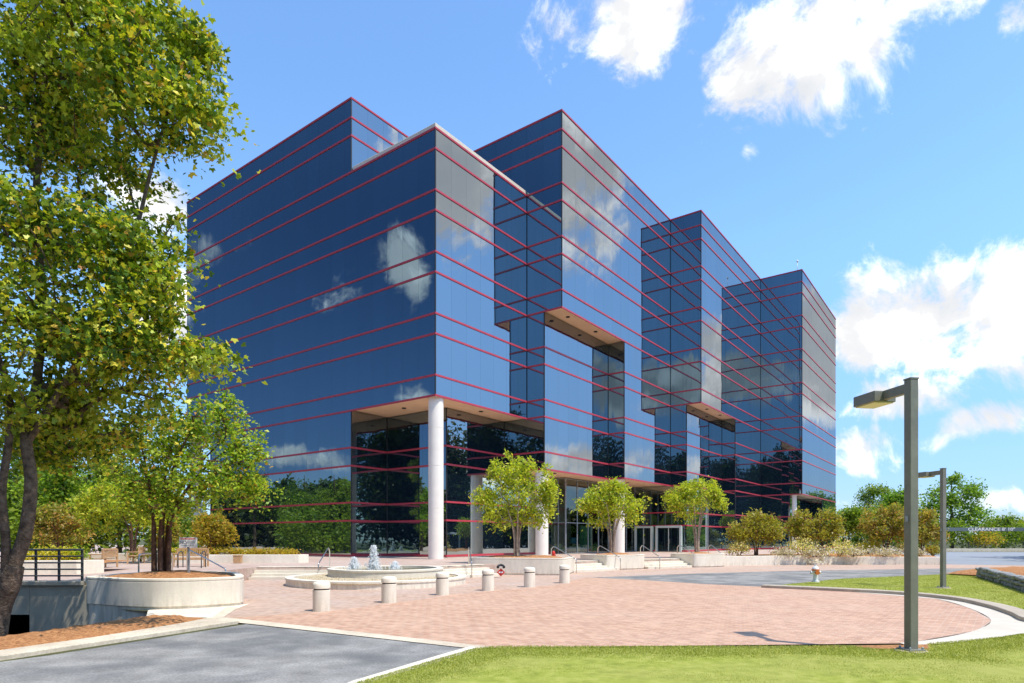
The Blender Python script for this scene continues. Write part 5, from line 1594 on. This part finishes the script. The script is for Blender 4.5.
for px, Y, rz, lab in ((136, 34.5, -70, 'wooden bench farther back beneath the airy yellow green tree'), (191, 30.8, 8, 'wooden bench facing forward behind the white notice')):
    o = copy_tree(bp); o.location = ((px - CXP) * Y / FPX, Y, PLZ); o.rotation_euler.z = R(rz)
    tag(o, lab, 'bench', 'wooden benches on the terrace')
# hoop rails by the forward bench
for lab, px in (('dark hoop rail against the forward facing bench, on its planter tree side', 180), ('dark hoop rail against the forward facing bench, on its wall side', 203)):
    Y = 29.6; x = (px - CXP) * Y / FPX
    e = tag(empty('hoop_rail', (x, Y, PLZ)), lab, 'rail')
    MB().tube([(-.12, .5, 0), (-.12, .5, .6)] + [tuple(v) for v in catmull([(-.12, .45, .72), (0, .1, .76), (.1, -.3, .70), (.12, -.4, .55)], 4)] + [(.12, -.4, 0)], .024, 8).build('rail', M['darkrail'], e, smooth=True)

# ------------------------------------------------------------------ clearance beam over the road
YB = 55.0
xl = (944.5 - CXP) * YB / FPX
e = tag(empty('clearance_beam', (xl, YB, 0)), 'grey height limit beam lettered with white clearance text across the road', 'height barrier')
zb = EYE + (HOR - 529.4) * YB / FPX
beam = MB().box((5.2, 0, zb), (10.6, .12, .30)).build('beam', M['clearbar'], e, bevel=.01)
tx = (991 - CXP) * YB / FPX - xl
t = text_mesh('lettering', 'CLEARANCE 8\' 10"', .36, M['white'], beam, (tx, -.066, zb), bold=.012)
bpy.context.view_layer.update()
wd = t.dimensions.x
t.scale.x = (47 * YB / FPX) / wd
MB().box((-.02, .0, zb / 2 + .1), (.16, .16, zb + .2)).build('post', M['clearbar'], e)
MB().box((10.42, .0, zb / 2 + .1), (.16, .16, zb + .2)).build('post', M['clearbar'], e)
# far kerb wall
wall('road_wall', 'long low white kerb wall on the far side of the road', [(38, 90), (60, 91.5), (100, 92), (150, 88)], .5, 0, .45)
# dark mesh fence behind it
e = tag(empty('roadside_fence', (40, 93, 0)), 'thin dark fence standing behind the far white kerb wall', 'fence')
mb = MB()
for k in range(5): mb.box((45, .0, .5 + k * .22), (92, .03, .03))
mb.build('rail', M['darkrail'], e)
for k in range(24):
    MB().box((-1 + k * 4, .05, .75), (.07, .07, 1.5)).build('post', M['darkrail'], e)

# ------------------------------------------------------------------ dry stone wall and slope at the right
def rocks(mb, n, path, h, seed, depth=.4):
    g = random.Random(seed)
    L = [Vector(p) for p in path]
    tot = sum((L[i + 1] - L[i]).length for i in range(len(L) - 1))
    for course in range(3):
        s = 0
        while s < tot:
            w = g.uniform(.28, .6); d = s + w / 2; q = d
            for i in range(len(L) - 1):
                ln = (L[i + 1] - L[i]).length
                if q <= ln or i == len(L) - 2: break
                q -= ln
            dr = (L[i + 1] - L[i]).normalized(); p = L[i] + dr * q
            hh = h / 3 * g.uniform(.9, 1.15)
            ico = bmesh.new(); bmesh.ops.create_icosphere(ico, subdivisions=2, radius=1)
            rot = Matrix.Rotation(math.atan2(dr.y, dr.x) + g.uniform(-.15, .15), 3, 'Z')
            vs = []
            ph = [g.uniform(0, 6.28) for _ in range(3)]
            for v in ico.verts:
                c = v.co.copy()
                c = Vector([math.copysign(abs(a) ** .55, a) for a in c])
                c *= 1 + .10 * math.sin(c.x * 3 + ph[0]) + .08 * math.sin(c.y * 4 + ph[1]) + .08 * math.sin(c.z * 3 + ph[2])
                c = rot @ Vector((c.x * w * .50, c.y * depth * .5, c.z * hh * .52))
                vs.append((p.x + c.x, p.y + c.y, .02 + course * h / 3 + hh / 2 + c.z))
            mb.add(vs, [tuple(x.index for x in f.verts) for f in ico.faces]); ico.free()
            s += w * .96
mb = MB()
rocks(mb, 0, [(22.9, 31.0), (20.7, 26.8), (18.7, 23.2), (16.8, 19.8), (15.8, 17.5)], .50, 5)
o = mb.build('stone_wall', M['stone'], autosmooth=50); tag(o, 'rough dry stone wall holding the straw covered slope', 'wall')
slope = [(22.6, 33.2), (23.1, 31.2), (21.0, 27.0), (19.0, 23.3), (17.1, 19.9), (16.2, 17.6), (27, 14), (34, 26), (33, 35), (27, 35.5)]
o = bumpy('straw_slope', slope, .10, M['mulch'], .06, .5, 41, .28); o['kind'] = 'structure'

# a few boulders among the shrubs
for i, (px, Y, s, lab) in enumerate([(796, 46.0, .32, 'grey boulder under the wide cream shrub'), (868, 46.6, .36, 'grey boulder under the yellow shrub'), (899, 47.2, .34, 'grey boulder beside the forked bronze tree'), (226, 36.2, .35, 'grey boulder in the flower bed under the golden tree')]):
    bm = bmesh.new(); bmesh.ops.create_icosphere(bm, subdivisions=3, radius=1)
    for v in bm.verts:
        c = v.co; f = 1 + .16 * math.sin(c.x * 2.6 + i) + .12 * math.sin(c.y * 4.1 + 2 * i) + .08 * math.sin(c.z * 6 + i)
        v.co = Vector((c.x * 1.4, c.y, c.z * .8)) * f * s
    me = bpy.data.meshes.new('boulder'); bm.to_mesh(me); bm.free()
    o = link('boulder', me, M['stone'], smooth=True); o.location = ((px - CXP) * Y / FPX, Y + (1.6 if px > 300 else 0), PLZ + .14 + (.2 if px < 300 else 0)); tag(o, lab, 'boulder')
